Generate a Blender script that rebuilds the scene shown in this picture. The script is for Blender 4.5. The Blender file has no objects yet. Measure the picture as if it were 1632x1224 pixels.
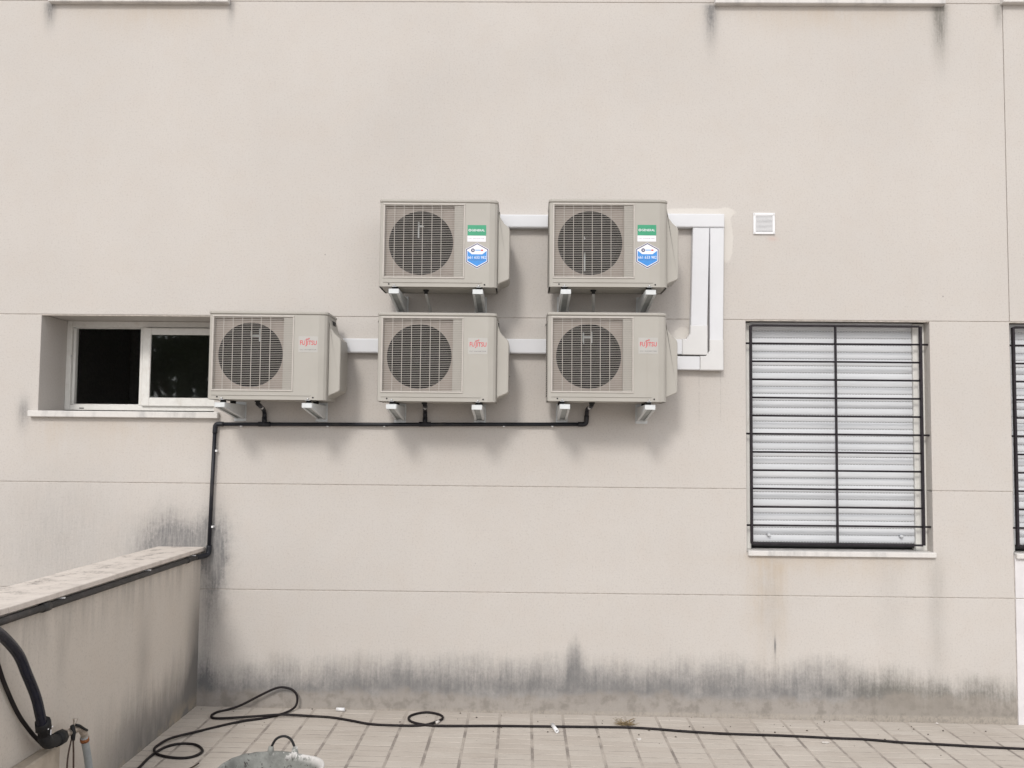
import bpy, bmesh, math, random
from mathutils import Vector, Matrix

random.seed(7)
rad = math.radians
S = bpy.context.scene
COL = S.collection

# ------------------------------------------------------------------ camera, light, exposure
CAM = Vector((0.0, -6.55, 1.885))
yaw, pitch, roll = rad(0.75), rad(3.45), rad(0.55)
fw = Vector((-math.sin(yaw) * math.cos(pitch), math.cos(yaw) * math.cos(pitch), math.sin(pitch)))
rt = Vector((math.cos(yaw), math.sin(yaw), 0))
up = rt.cross(fw)
r2 = rt * math.cos(roll) + up * math.sin(roll)
u2 = up * math.cos(roll) - rt * math.sin(roll)
cam_data = bpy.data.cameras.new('camera')
cam_data.sensor_width = 36.0
cam_data.lens = 36.0 * 1481.0 / 1632.0
cam_data.clip_start, cam_data.clip_end = 0.05, 500
cam = bpy.data.objects.new('camera', cam_data)
COL.objects.link(cam)
cam.matrix_world = Matrix(((r2.x, u2.x, -fw.x, CAM.x), (r2.y, u2.y, -fw.y, CAM.y),
                           (r2.z, u2.z, -fw.z, CAM.z), (0, 0, 0, 1)))
S.camera = cam

TO_SUN = Vector((-0.11, -0.45, 0.33)).normalized()
SUN_EL = math.asin(TO_SUN.z)
SUN_STRENGTH, SKY_STRENGTH, EXPOSURE = 0.9, 0.12, 0.74
world = bpy.data.worlds.new('World')
S.world = world
world.use_nodes = True
wn = world.node_tree
bg = wn.nodes['Background']
sky = wn.nodes.new('ShaderNodeTexSky')
sky.sky_type = 'NISHITA'
sky.sun_disc = False
sky.sun_elevation = SUN_EL
sky.sun_rotation = math.atan2(TO_SUN.x, TO_SUN.y)
sky.air_density, sky.dust_density, sky.ozone_density = 1.0, 2.0, 1.0
# a veiled, overcast sky: mostly drained of its blue
bw = wn.nodes.new('ShaderNodeRGBToBW')
mixs = wn.nodes.new('ShaderNodeMix')
mixs.data_type = 'RGBA'
mixs.inputs[0].default_value = 0.88
wn.links.new(sky.outputs[0], bw.inputs[0])
wn.links.new(sky.outputs[0], mixs.inputs[6])
wn.links.new(bw.outputs[0], mixs.inputs[7])
cloud = wn.nodes.new('ShaderNodeMix')      # even cloud veil over the whole sky
cloud.data_type = 'RGBA'
cloud.inputs[0].default_value = 0.65
cloud.inputs[7].default_value = (7.0, 7.0, 7.2, 1)
wn.links.new(mixs.outputs[2], cloud.inputs[6])
wn.links.new(cloud.outputs[2], bg.inputs[0])
bg.inputs[1].default_value = SKY_STRENGTH

sun_data = bpy.data.lights.new('sun', 'SUN')
sun_data.energy = SUN_STRENGTH
sun_data.angle = rad(11)
sun_data.color = (1.0, 0.955, 0.90)
sun = bpy.data.objects.new('sun', sun_data)
COL.objects.link(sun)
sun.location = (-3, -10, 9)
sun.rotation_euler = TO_SUN.to_track_quat('Z', 'Y').to_euler()

vs = S.view_settings
vs.view_transform, vs.look = 'Standard', 'None'
vs.gamma, vs.use_curve_mapping, vs.exposure = 1.0, False, EXPOSURE


# ------------------------------------------------------------------ mesh helpers
def link(name, bm, mat=None, parent=None, smooth=False, loc=None):
    me = bpy.data.meshes.new(name)
    bm.normal_update()
    bm.to_mesh(me)
    bm.free()
    return link_mesh(name, me, mat, parent, smooth, loc)


def link_mesh(name, me, mat=None, parent=None, smooth=False, loc=None):
    if mat and not me.materials:
        me.materials.append(mat)
    if smooth:
        for p in me.polygons:
            p.use_smooth = True
    o = bpy.data.objects.new(name, me)
    COL.objects.link(o)
    if parent:
        o.parent = parent
    if loc is not None:
        o.location = loc
    return o


def thing(name, label, cat, loc=(0, 0, 0), group=None):
    o = bpy.data.objects.new(name, None)
    o.empty_display_size = 0.1
    COL.objects.link(o)
    o.location = loc
    return tag(o, label, cat, group)


def tag(o, label, cat, group=None):
    o['label'], o['category'] = label, cat
    if group:
        o['group'] = group
    return o


def structure(o, kind='structure'):
    o['kind'] = kind
    return o


def box(bm, x0, x1, y0, y1, z0, z1, bevel=0.0, seg=1):
    vs_ = [bm.verts.new(c) for c in ((x0, y0, z0), (x1, y0, z0), (x1, y1, z0), (x0, y1, z0),
                                     (x0, y0, z1), (x1, y0, z1), (x1, y1, z1), (x0, y1, z1))]
    fs = [bm.faces.new([vs_[i] for i in q]) for q in
          ((3, 2, 1, 0), (4, 5, 6, 7), (0, 1, 5, 4), (1, 2, 6, 5), (2, 3, 7, 6), (3, 0, 4, 7))]
    if bevel > 0:
        es = list({e for f in fs for e in f.edges})
        bmesh.ops.bevel(bm, geom=es, offset=bevel, segments=seg, affect='EDGES', profile=0.5)
    return bm


def boxbm(*a, **k):
    return box(bmesh.new(), *a, **k)


def prism(bm, pts, axis, a, b, bevel=0.0):
    """extrude a closed 2D outline along an axis from a to b; outline coords are the other two axes in x,y,z order"""
    def mk(p, t):
        if axis == 'x':
            return (t, p[0], p[1])
        if axis == 'y':
            return (p[0], t, p[1])
        return (p[0], p[1], t)
    A = [bm.verts.new(mk(p, a)) for p in pts]
    B = [bm.verts.new(mk(p, b)) for p in pts]
    n = len(pts)
    fs = [bm.faces.new(A), bm.faces.new(B[::-1])]
    for i in range(n):
        fs.append(bm.faces.new((A[i], B[i], B[(i + 1) % n], A[(i + 1) % n])))
    bmesh.ops.recalc_face_normals(bm, faces=fs)
    if bevel > 0:
        es = [e for f in fs[:2] for e in f.edges]
        bmesh.ops.bevel(bm, geom=es, offset=bevel, segments=1, affect='EDGES')
    return bm


def catmull(pts, n=6):
    P = [Vector(p) for p in pts]
    P = [P[0] * 2 - P[1]] + P + [P[-1] * 2 - P[-2]]
    out = []
    for i in range(1, len(P) - 2):
        p0, p1, p2, p3 = P[i - 1:i + 3]
        for k in range(n):
            t = k / n
            out.append(0.5 * ((2 * p1) + (p2 - p0) * t + (2 * p0 - 5 * p1 + 4 * p2 - p3) * t * t +
                              (3 * p1 - p0 - 3 * p2 + p3) * t ** 3))
    out.append(P[-2])
    return out


def tube(bm, pts, r, n=10, caps=True):
    P = [Vector(p) for p in pts]
    R = r if isinstance(r, (list, tuple)) else [r] * len(P)
    prev = None
    rings = []
    for i, p in enumerate(P):
        d = (P[min(i + 1, len(P) - 1)] - P[max(i - 1, 0)])
        if d.length < 1e-9:
            d = Vector((0, 0, 1))
        d.normalize()
        if prev is None:
            a = d.orthogonal().normalized()
        else:
            a = prev - d * prev.dot(d)
            a = a.normalized() if a.length > 1e-6 else d.orthogonal().normalized()
        prev = a
        b = d.cross(a)
        rings.append([bm.verts.new(p + (a * math.cos(t) + b * math.sin(t)) * R[i])
                      for t in (2 * math.pi * k / n for k in range(n))])
    fs = []
    for i in range(len(rings) - 1):
        for k in range(n):
            fs.append(bm.faces.new((rings[i][k], rings[i][(k + 1) % n], rings[i + 1][(k + 1) % n], rings[i + 1][k])))
    if caps:
        fs.append(bm.faces.new(rings[0][::-1]))
        fs.append(bm.faces.new(rings[-1]))
    for f in fs:
        f.smooth = True
    return bm


def lathe(bm, prof, n=24, center=(0, 0, 0)):
    rings = []
    for r, z in prof:
        rings.append([bm.verts.new((center[0] + r * math.cos(2 * math.pi * k / n),
                                    center[1] + r * math.sin(2 * math.pi * k / n), center[2] + z)) for k in range(n)])
    for i in range(len(rings) - 1):
        for k in range(n):
            f = bm.faces.new((rings[i][k], rings[i][(k + 1) % n], rings[i + 1][(k + 1) % n], rings[i + 1][k]))
            f.smooth = True
    return bm


def text_bm(s, width, height, x, z, y, bold=0.0, depth=0.0004):
    """flat lettering facing -Y, lower left corner at x, z"""
    cu = bpy.data.curves.new('lettering', 'FONT')
    cu.body = s
    cu.size = 1.0
    cu.offset = bold
    cu.resolution_u = 3
    tmp = bpy.data.objects.new('lettering_tmp', cu)
    COL.objects.link(tmp)
    dg = bpy.context.evaluated_depsgraph_get()
    me = bpy.data.meshes.new_from_object(tmp.evaluated_get(dg))
    bm = bmesh.new()
    bm.from_mesh(me)
    bpy.data.objects.remove(tmp)
    bpy.data.meshes.remove(me)
    bpy.data.curves.remove(cu)
    xs = [v.co.x for v in bm.verts]
    ys = [v.co.y for v in bm.verts]
    x0, x1, y0, y1 = min(xs), max(xs), min(ys), max(ys)
    for v in bm.verts:
        v.co = Vector((x + (v.co.x - x0) / (x1 - x0) * width, y, z + (v.co.y - y0) / (y1 - y0) * height))
    return bm


def poly_bm(pts, y):
    bm = bmesh.new()
    f = bm.faces.new([bm.verts.new((p[0], y, p[1])) for p in pts])
    bm.normal_update()
    if f.normal.y > 0:
        f.normal_flip()
    return bm


# ------------------------------------------------------------------ material helpers
class NT:
    def __init__(self, name, rough=0.6, metallic=0.0, spec=0.5):
        self.mat = bpy.data.materials.new(name)
        self.mat.use_nodes = True
        self.t = self.mat.node_tree
        self.b = self.t.nodes['Principled BSDF']
        self.b.inputs['Roughness'].default_value = rough
        self.b.inputs['Metallic'].default_value = metallic
        self.b.inputs['Specular IOR Level'].default_value = spec

    def node(self, kind, **kw):
        n = self.t.nodes.new(kind)
        for k, v in kw.items():
            setattr(n, k, v)
        return n

    def put(self, sock, v):
        if isinstance(v, bpy.types.NodeSocket):
            self.t.links.new(v, sock)
        elif isinstance(v, (tuple, list)) and len(v) == 3 and sock.type == 'RGBA':
            sock.default_value = (*v, 1)
        else:
            sock.default_value = v

    def m(self, op, a, b=0.0, c=0.0, clamp=False):
        n = self.node('ShaderNodeMath', operation=op, use_clamp=clamp)
        self.put(n.inputs[0], a)
        self.put(n.inputs[1], b)
        self.put(n.inputs[2], c)
        return n.outputs[0]

    def add(self, *a):
        r = a[0]
        for b in a[1:]:
            r = self.m('ADD', r, b)
        return r

    def mul(self, *a):
        r = a[0]
        for b in a[1:]:
            r = self.m('MULTIPLY', r, b)
        return r

    def sstep(self, x, lo, hi):
        n = self.node('ShaderNodeMapRange', interpolation_type='SMOOTHSTEP')
        self.put(n.inputs[0], x)
        inv = isinstance(lo, (int, float)) and isinstance(hi, (int, float)) and lo > hi
        n.inputs[1].default_value, n.inputs[2].default_value = (hi, lo) if inv else (lo, hi)
        n.inputs[3].default_value, n.inputs[4].default_value = (1, 0) if inv else (0, 1)
        return n.outputs[0]

    def gauss(self, x, c, s):
        d = self.m('DIVIDE', self.m('SUBTRACT', x, c), s)
        return self.m('EXPONENT', self.m('MULTIPLY', self.m('MULTIPLY', d, d), -1.0))

    def gauss2(self, x, c, lo, hi):
        """one sigma below c, another above"""
        g1 = self.gauss(x, c, lo)
        g2 = self.gauss(x, c, hi)
        k = self.m('GREATER_THAN', x, c)
        return self.add(self.mul(g1, self.m('SUBTRACT', 1.0, k)), self.mul(g2, k))

    def noise(self, vec, scale, detail=3.0, rough=0.55, dist=0.0):
        n = self.node('ShaderNodeTexNoise')
        self.put(n.inputs['Vector'], vec)
        n.inputs['Scale'].default_value = scale
        n.inputs['Detail'].default_value = detail
        n.inputs['Roughness'].default_value = rough
        n.inputs['Distortion'].default_value = dist
        return n.outputs['Fac']

    def vec(self, x, y, z):
        n = self.node('ShaderNodeCombineXYZ')
        for i, v in enumerate((x, y, z)):
            self.put(n.inputs[i], v)
        return n.outputs[0]

    def mix(self, f, a, b, blend='MIX'):
        n = self.node('ShaderNodeMix', data_type='RGBA', blend_type=blend)
        self.put(n.inputs[0], f)
        self.put(n.inputs[6], a)
        self.put(n.inputs[7], b)
        return n.outputs[2]

    def pos(self):
        g = self.node('ShaderNodeNewGeometry').outputs['Position']
        s = self.node('ShaderNodeSeparateXYZ')
        self.put(s.inputs[0], g)
        return g, s.outputs[0], s.outputs[1], s.outputs[2]

    def obj(self):
        g = self.node('ShaderNodeTexCoord').outputs['Object']
        s = self.node('ShaderNodeSeparateXYZ')
        self.put(s.inputs[0], g)
        return g, s.outputs[0], s.outputs[1], s.outputs[2]

    def color(self, c):
        self.put(self.b.inputs['Base Color'], c)

    def bump(self, h, strength=0.3, dist=0.002):
        n = self.node('ShaderNodeBump')
        n.inputs['Strength'].default_value = strength
        n.inputs['Distance'].default_value = dist
        self.put(n.inputs['Height'], h)
        self.put(self.b.inputs['Normal'], n.outputs[0])


def plain(name, col, rough=0.5, metallic=0.0, var=0.08, scale=30.0, bump=0.0, spec=0.5, dirt=None):
    k = NT(name, rough, metallic, spec)
    p, x, y, z = k.pos()
    n = k.noise(p, scale, 4.0, 0.6)
    f = k.sstep(n, 0.3, 0.7)
    lo = tuple(c * (1 - var) for c in col)
    hi = tuple(min(1, c * (1 + var)) for c in col)
    c = k.mix(f, lo, hi)
    if dirt:
        dcol, amt = dirt
        d = k.mul(k.sstep(k.noise(p, scale * 0.35, 5.0, 0.7), 0.5, 0.75), amt)
        c = k.mix(d, c, dcol)
    k.color(c)
    if bump:
        k.bump(n, bump, 0.002)
    return k.mat


WALL = (0.520, 0.490, 0.460)
GRIME = (0.115, 0.117, 0.122)


def wall_base(k, p, scale_rel=1.0):
    """rough-cast concrete skin: broad tone drift, fine speckle, pitted relief; returns colour"""
    broad = k.noise(p, 0.7, 4.0, 0.6)
    mid = k.noise(p, 5.0, 4.0, 0.6)
    fine = k.noise(p, 85.0, 2.0, 0.7)
    grit = k.noise(p, 45.0, 3.0, 0.7)
    c = k.mix(k.sstep(broad, 0.25, 0.75), tuple(v * 0.965 for v in WALL), tuple(min(1, v * 1.03) for v in WALL))
    c = k.mix(k.mul(k.sstep(mid, 0.35, 0.75), 0.20), c, (0.50, 0.44, 0.385))
    c = k.mix(k.mul(k.sstep(fine, 0.50, 0.70), 0.30), c, (0.33, 0.30, 0.28))
    c = k.mix(k.mul(k.sstep(grit, 0.62, 0.8), 0.16), c, (0.70, 0.66, 0.62))
    h = k.add(k.mul(fine, 0.6), k.mul(grit, 0.6))
    k.bump(h, 0.55, 0.003)
    return c


def make_wall_material():
    k = NT('roughcast_concrete', 0.93, spec=0.25)
    p, x, y, z = k.pos()
    c = wall_base(k, p)
    streak = k.noise(k.vec(k.mul(x, 26.0), 0.0, k.mul(z, 2.2)), 1.0, 4.0, 0.65)
    streak_f = k.noise(k.vec(k.mul(x, 80.0), 0.0, k.mul(z, 5.0)), 1.0, 3.0, 0.7)
    patch = k.noise(p, 3.2, 5.0, 0.65)
    patch2 = k.noise(p, 11.0, 4.0, 0.65)

    # warm run-off tints
    tan = []

    def t(cx, cz, sx, slo, shi, amp):
        tan.append(k.mul(k.gauss(x, cx, sx), k.gauss2(z, cz, slo, shi), amp))
    t(2.2, 1.08, 0.62, 0.12, 0.03, 0.35)
    t(1.66, 1.06, 0.09, 0.55, 0.05, 0.55)
    t(1.79, 1.00, 0.05, 0.55, 0.05, 0.42)
    t(2.15, 5.0, 0.65, 0.14, 0.02, 0.38)
    t(-2.8, 5.0, 0.55, 0.16, 0.02, 0.34)
    t(-2.9, 1.98, 0.55, 0.20, 0.02, 0.22)
    t(-3.32, 1.97, 0.08, 0.25, 0.02, 0.30)
    tint = k.mul(k.add(*tan), k.sstep(k.add(k.mul(patch, 0.6), k.mul(streak, 0.4)), 0.32, 0.62))
    c = k.mix(k.m('MINIMUM', tint, 0.6), c, (0.46, 0.37, 0.27))
    # reddish smear under the air vent
    red = k.mul(k.gauss(x, 1.755, 0.035), k.gauss(z, 3.33, 0.016), 0.22)
    c = k.mix(red, c, (0.55, 0.28, 0.22))

    # fresh filler around the ducts
    fresh = k.add(k.mul(k.gauss(x, 1.43, 0.05), k.gauss(z, 3.33, 0.20)),
                  k.mul(k.gauss(x, 1.11, 0.07), k.gauss(z, 2.63, 0.07)),
                  k.mul(k.gauss(x, 1.20, 0.30), k.gauss(z, 3.52, 0.035), 0.8))
    fresh = k.mul(k.sstep(k.add(fresh, k.mul(k.m('SUBTRACT', patch2, 0.5), 0.5)), 0.35, 0.55), 0.55)
    c = k.mix(fresh, c, (0.66, 0.63, 0.585))

    # black algae and soot: hard-edged by streaky noise
    wob = k.noise(p, 6.0, 4.0, 0.7)
    wob2 = k.noise(k.vec(k.add(x, 7.0), 0.0, z), 5.0, 4.0, 0.7)
    xw = k.add(x, k.mul(k.m('SUBTRACT', wob, 0.5), 0.22))
    zw = k.add(z, k.mul(k.m('SUBTRACT', wob2, 0.5), 0.30))
    speck = k.noise(k.vec(k.mul(x, 70.0), 0.0, k.mul(z, 42.0)), 1.0, 3.0, 0.7)
    G = []

    def g(cx, cz, sx, slo, shi, amp):
        G.append(k.mul(k.gauss(xw if sx > 0.07 else x, cx, sx), k.gauss2(zw, cz, slo, shi) if sx > 0.07 else k.gauss2(z, cz, slo, shi), amp))
    g(-3.55, 2.06, 0.040, 0.12, 0.09, 0.60)     # end of the small window's sill
    g(1.325, 5.02, 0.045, 0.22, 0.02, 0.95)     # ends of the upper sills
    g(2.965, 5.03, 0.050, 0.30, 0.02, 1.15)
    g(-3.475, 5.02, 0.040, 0.13, 0.02, 0.95)
    g(-2.15, 5.03, 0.025, 0.12, 0.02, 0.6)
    g(3.385, 5.03, 0.035, 0.13, 0.02, 0.6)
    g(-2.20, 0.55, 0.045, 0.9, 0.55, 0.42)       # inner corner with the low wall
    g(-2.12, 0.95, 0.075, 0.5, 0.25, 0.42)
    g(-2.44, 1.10, 0.25, 0.1, 0.21, 1.25)       # above the coping
    g(-2.17, 1.12, 0.09, 0.3, 0.22, 0.85)
    g(2.87, 0.95, 0.06, 0.75, 0.15, 0.24)
    g(2.55, 0.95, 0.10, 0.45, 0.15, 0.12)
    g(1.72, 0.80, 0.08, 0.35, 0.3, 0.14)
    g(-3.3, 1.15, 0.55, 0.6, 0.45, 0.26)        # dull bloom low on the left
    g(-0.95, 4.2, 0.40, 0.50, 0.35, 0.06)       # faint smudges high up
    g(-0.55, 4.45, 0.30, 0.25, 0.22, 0.04)
    g(0.30, 4.6, 0.9, 0.25, 0.25, 0.05)
    spots = k.add(*G)
    spots = k.mul(spots, k.add(0.25, k.mul(streak, 0.55), k.mul(streak_f, 0.35), k.mul(speck, 0.55)))
    # band of damp along the foot
    top = k.add(0.33, k.mul(k.m('SUBTRACT', streak, 0.5), 0.10), k.mul(k.m('SUBTRACT', streak_f, 0.5), 0.10),
                k.mul(k.m('SUBTRACT', speck, 0.5), 0.10),
                k.mul(k.gauss(x, 0.37, 0.055), 0.17), k.mul(k.sstep(x, 2.3, 2.8), -0.10),
                k.mul(k.sstep(x, -1.2, -1.9), -0.05), k.mul(k.m('SUBTRACT', patch, 0.5), 0.30))
    dz = k.m('SUBTRACT', top, z)
    band = k.sstep(dz, -0.12, 0.18)
    foot = k.sstep(k.add(z, k.mul(k.m('SUBTRACT', patch2, 0.5), 0.20), k.mul(k.m('SUBTRACT', patch, 0.5), 0.20)), 0.03, 0.19)
    right_dark = k.mul(k.sstep(x, 2.0, 2.6), 0.26)
    band_amt = k.mul(band, k.add(0.50, k.mul(foot, 0.24), right_dark), k.add(0.44, k.mul(streak, 0.42), k.mul(patch2, 0.55), k.mul(speck, 0.22)))
    # short drip in front of the damp band
    drip = k.mul(k.gauss(x, 1.752, 0.006), k.gauss(z, 0.48, 0.055), 0.9)
    tot = k.m('MINIMUM', k.add(k.mul(k.m('MINIMUM', spots, 0.85), k.add(0.62, k.mul(k.sstep(speck, 0.30, 0.62), 0.14), k.mul(k.sstep(streak_f, 0.35, 0.65), 0.24))), band_amt, drip), 0.90)
    grime = k.mix(k.sstep(x, 1.9, 2.7), GRIME, (0.135, 0.13, 0.115))
    c = k.mix(tot, c, grime)
    # splash zone at the very bottom: beige mortar skin with a tide line, dirty and patchy
    tide = k.add(0.125, k.mul(k.m('SUBTRACT', patch, 0.5), 0.22), k.mul(k.m('SUBTRACT', patch2, 0.5), 0.10), k.mul(k.sstep(x, 1.8, 2.6), 0.03))
    low = k.m('SUBTRACT', tide, z)
    c = k.mix(k.mul(k.sstep(low, -0.030, 0.035), k.add(0.36, k.mul(patch2, 0.45))), c, (0.325, 0.29, 0.255))
    c = k.mix(k.mul(k.sstep(low, 0.0, 0.03), k.sstep(patch2, 0.46, 0.66), 0.50), c, (0.185, 0.17, 0.152))
    c = k.mix(k.mul(k.sstep(z, 0.030, 0.008), k.sstep(speck, 0.35, 0.6), 0.5), c, (0.42, 0.375, 0.32))
    # pencil lines left below the ducts
    pen = k.mul(k.add(k.gauss(x, 1.232, 0.003), k.gauss(x, 1.383, 0.003)), k.sstep(z, 2.40, 2.34), k.sstep(z, 1.98, 2.10), k.sstep(speck, 0.35, 0.6), 0.35)
    c = k.mix(pen, c, (0.20, 0.19, 0.18))
    # scattered pits
    v = k.node('ShaderNodeTexVoronoi')
    k.put(v.inputs['Vector'], p)
    v.inputs['Scale'].default_value = 5.0
    pit = k.mul(k.sstep(v.outputs['Distance'], 0.035, 0.02), k.sstep(patch, 0.50, 0.58), 0.7)
    c = k.mix(pit, c, (0.10, 0.09, 0.085))
    k.color(c)
    return k.mat


def make_lowwall_material():
    k = NT('stained_render', 0.93, spec=0.25)
    p, x, y, z = k.pos()
    c = wall_base(k, p)
    c = k.mix(1.0, c, (1.10, 1.07, 1.02), 'MULTIPLY')
    streak = k.noise(k.vec(k.mul(y, 14.0), 0.0, k.mul(z, 1.6)), 1.0, 4.0, 0.65)
    streak_f = k.noise(k.vec(k.mul(y, 60.0), 1.0, k.mul(z, 3.0)), 1.0, 3.0, 0.7)
    patch = k.noise(p, 4.0, 5.0, 0.65)
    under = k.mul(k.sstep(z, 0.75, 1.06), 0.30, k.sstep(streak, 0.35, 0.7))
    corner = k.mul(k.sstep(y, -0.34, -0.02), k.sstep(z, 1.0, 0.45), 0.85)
    n1 = k.add(k.mul(k.m('SUBTRACT', streak, 0.5), 0.36), k.mul(k.m('SUBTRACT', streak_f, 0.5), 0.16), k.mul(k.m('SUBTRACT', patch, 0.5), 0.25))
    foot = k.mul(k.sstep(k.add(z, n1), 0.50, 0.06), k.sstep(y, -2.0, -0.9), 0.98)
    drip = k.mul(k.gauss(y, -0.95, 0.10), k.gauss(z, 0.55, 0.28), 0.3)
    drip2 = k.mul(k.gauss(y, -1.95, 0.05), k.gauss(z, 0.85, 0.2), 0.22)
    hairs = k.mul(k.sstep(streak_f, 0.62, 0.74), 0.16)
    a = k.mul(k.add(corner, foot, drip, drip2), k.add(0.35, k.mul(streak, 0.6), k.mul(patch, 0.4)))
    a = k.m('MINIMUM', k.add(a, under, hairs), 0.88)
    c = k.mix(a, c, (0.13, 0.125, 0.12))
    crust = k.mul(k.sstep(z, 0.16, 0.02), k.sstep(patch, 0.45, 0.6), 0.6)
    c = k.mix(crust, c, (0.38, 0.32, 0.24))
    k.color(c)
    return k.mat


def make_coping_material():
    k = NT('coping_stone', 0.9, spec=0.25)
    p, x, y, z = k.pos()
    n = k.noise(p, 9.0, 5.0, 0.7)
    f = k.noise(p, 60.0, 3.0, 0.7)
    c = k.mix(k.sstep(n, 0.35, 0.7), (0.62, 0.565, 0.515), (0.53, 0.48, 0.435))
    edge = k.sstep(x, -2.24, -2.40)
    d = k.mul(k.sstep(k.add(n, k.mul(f, 0.55)), 0.80, 1.02), k.add(0.10, k.mul(edge, 0.65)))
    c = k.mix(d, c, (0.12, 0.11, 0.105))
    k.color(c)
    k.bump(k.add(f, n), 0.5, 0.003)
    return k.mat


def make_tile_material():
    k = NT('cement_paving', 0.92, spec=0.25)
    p, x, y, z = k.pos()
    info = k.node('ShaderNodeObjectInfo').outputs['Random']
    broad = k.noise(p, 1.6, 4.0, 0.6)
    fine = k.noise(p, 130.0, 3.0, 0.7)
    smear = k.noise(k.vec(k.mul(x, 3.0), k.mul(y, 30.0), 0.0), 1.0, 4.0, 0.65)
    c = k.mix(k.sstep(broad, 0.3, 0.7), (0.46, 0.418, 0.37), (0.525, 0.482, 0.432))
    c = k.mix(k.mul(k.m('SUBTRACT', info, 0.3), 0.35, clamp=True) if False else k.m('MULTIPLY', info, 0.30), c, (0.38, 0.325, 0.28))
    c = k.mix(k.mul(k.sstep(smear, 0.58, 0.72), 0.35), c, (0.60, 0.56, 0.52))
    c = k.mix(k.mul(k.sstep(smear, 0.44, 0.32), 0.28), c, (0.23, 0.195, 0.17))
    c = k.mix(k.mul(k.sstep(fine, 0.5, 0.72), 0.28), c, (0.24, 0.21, 0.185))
    # dirt lying in the grooves and joints, patchy
    low = k.sstep(k.add(z, k.mul(x, 0.0093)), -0.0012, -0.0026)
    c = k.mix(k.mul(low, k.sstep(k.noise(k.vec(k.mul(x, 9.0), k.mul(y, 6.0), 2.0), 1.0, 3.0, 0.6), 0.30, 0.55), 0.85), c, k.mix(k.sstep(k.noise(k.vec(k.mul(x, 2.5), k.mul(y, 5.0), 7.0), 1.0, 3.0, 0.6), 0.44, 0.58), (0.13, 0.112, 0.098), (0.56, 0.52, 0.475)))
    # damp, lighter mortar wash along the foot of the wall
    wash = k.mul(k.sstep(y, -0.16, -0.03), k.sstep(broad, 0.35, 0.6), 0.4)
    c = k.mix(wash, c, (0.52, 0.475, 0.43))
    k.color(c)
    k.bump(fine, 0.4, 0.002)
    return k.mat


def make_joint_material():
    k = NT('sandy_joint', 0.95, spec=0.2)
    p, x, y, z = k.pos()
    n = k.noise(k.vec(k.mul(x, 9.0), k.mul(y, 5.0), 0.0), 1.0, 4.0, 0.6)
    f = k.noise(p, 160.0, 2.0, 0.7)
    near = k.sstep(y, -0.05, -0.35)
    c = k.mix(k.mul(k.sstep(n, 0.36, 0.62), near), (0.44, 0.395, 0.35), (0.25, 0.222, 0.20))
    c = k.mix(k.mul(k.sstep(f, 0.5, 0.7), 0.4), c, (0.12, 0.105, 0.09))
    k.color(c)
    k.bump(f, 0.6, 0.003)
    return k.mat


def make_slat_material():
    k = NT('shutter_slat_paint', 0.42, spec=0.5)
    p, x, y, z = k.obj()
    wp, wx, wy, wz = k.pos()
    n = k.noise(k.vec(k.mul(wx, 1.2), 0.0, k.mul(wz, 20.0)), 1.0, 3.0, 0.6)
    c = k.mix(k.sstep(n, 0.3, 0.7), (0.535, 0.55, 0.57), (0.60, 0.612, 0.63))
    dash = k.m('LESS_THAN', k.m('FRACT', k.mul(x, 48.0)), 0.62)
    slot = k.mul(dash, k.m('LESS_THAN', z, 0.0042), k.m('GREATER_THAN', z, 0.0012), 0.80)
    c = k.mix(slot, c, (0.20, 0.20, 0.205))
    k.color(c)
    return k.mat


def make_casing_material():
    k = NT('casing_paint', 0.48, spec=0.45)
    p, x, y, z = k.pos()
    n = k.noise(p, 3.0, 3.0, 0.6)
    f = k.noise(p, 45.0, 3.0, 0.65)
    c = k.mix(k.sstep(n, 0.3, 0.7), (0.366, 0.347, 0.312), (0.390, 0.371, 0.336))
    run = k.noise(k.vec(k.mul(x, 34.0), k.mul(y, 34.0), k.mul(z, 2.0)), 1.0, 4.0, 0.65)
    c = k.mix(k.mul(k.sstep(run, 0.58, 0.75), 0.12), c, (0.30, 0.26, 0.21))
    c = k.mix(k.mul(k.sstep(f, 0.6, 0.75), 0.08), c, (0.25, 0.22, 0.18))
    k.color(c)
    return k.mat


def make_bucket_material():
    k = NT('mortar_caked_rubber', 0.9, spec=0.25)
    p, x, y, z = k.obj()
    n = k.noise(p, 7.0, 5.0, 0.7)
    f = k.noise(p, 34.0, 4.0, 0.7)
    c = k.mix(k.sstep(n, 0.3, 0.65), (0.15, 0.152, 0.142), (0.27, 0.275, 0.255))
    c = k.mix(k.mul(k.sstep(f, 0.58, 0.68), k.sstep(z, 0.16, 0.27)), c, (0.055, 0.047, 0.045))
    white = k.mul(k.sstep(z, 0.285, 0.325), k.sstep(k.add(k.mul(x, 1.6), k.mul(k.m('SUBTRACT', f, 0.5), 1.2)), 0.03, 0.16))
    c = k.mix(white, c, (0.62, 0.60, 0.58))
    c = k.mix(k.mul(k.sstep(f, 0.68, 0.74), 0.7), c, (0.58, 0.57, 0.54))
    k.color(c)
    k.bump(k.add(n, f), 0.7, 0.006)
    return k.mat


def make_stone_sill_material():
    k = NT('artificial_stone_sill', 0.75, spec=0.35)
    p, x, y, z = k.pos()
    n = k.noise(k.vec(k.mul(x, 9.0), k.mul(y, 9.0), k.mul(z, 3.0)), 1.0, 5.0, 0.65)
    f = k.noise(p, 120.0, 2.0, 0.7)
    c = k.mix(k.sstep(n, 0.45, 0.75), (0.62, 0.60, 0.575), (0.43, 0.42, 0.41))
    c = k.mix(k.mul(k.sstep(f, 0.55, 0.7), 0.2), c, (0.35, 0.34, 0.33))
    k.color(c)
    k.bump(f, 0.2, 0.001)
    return k.mat


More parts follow.
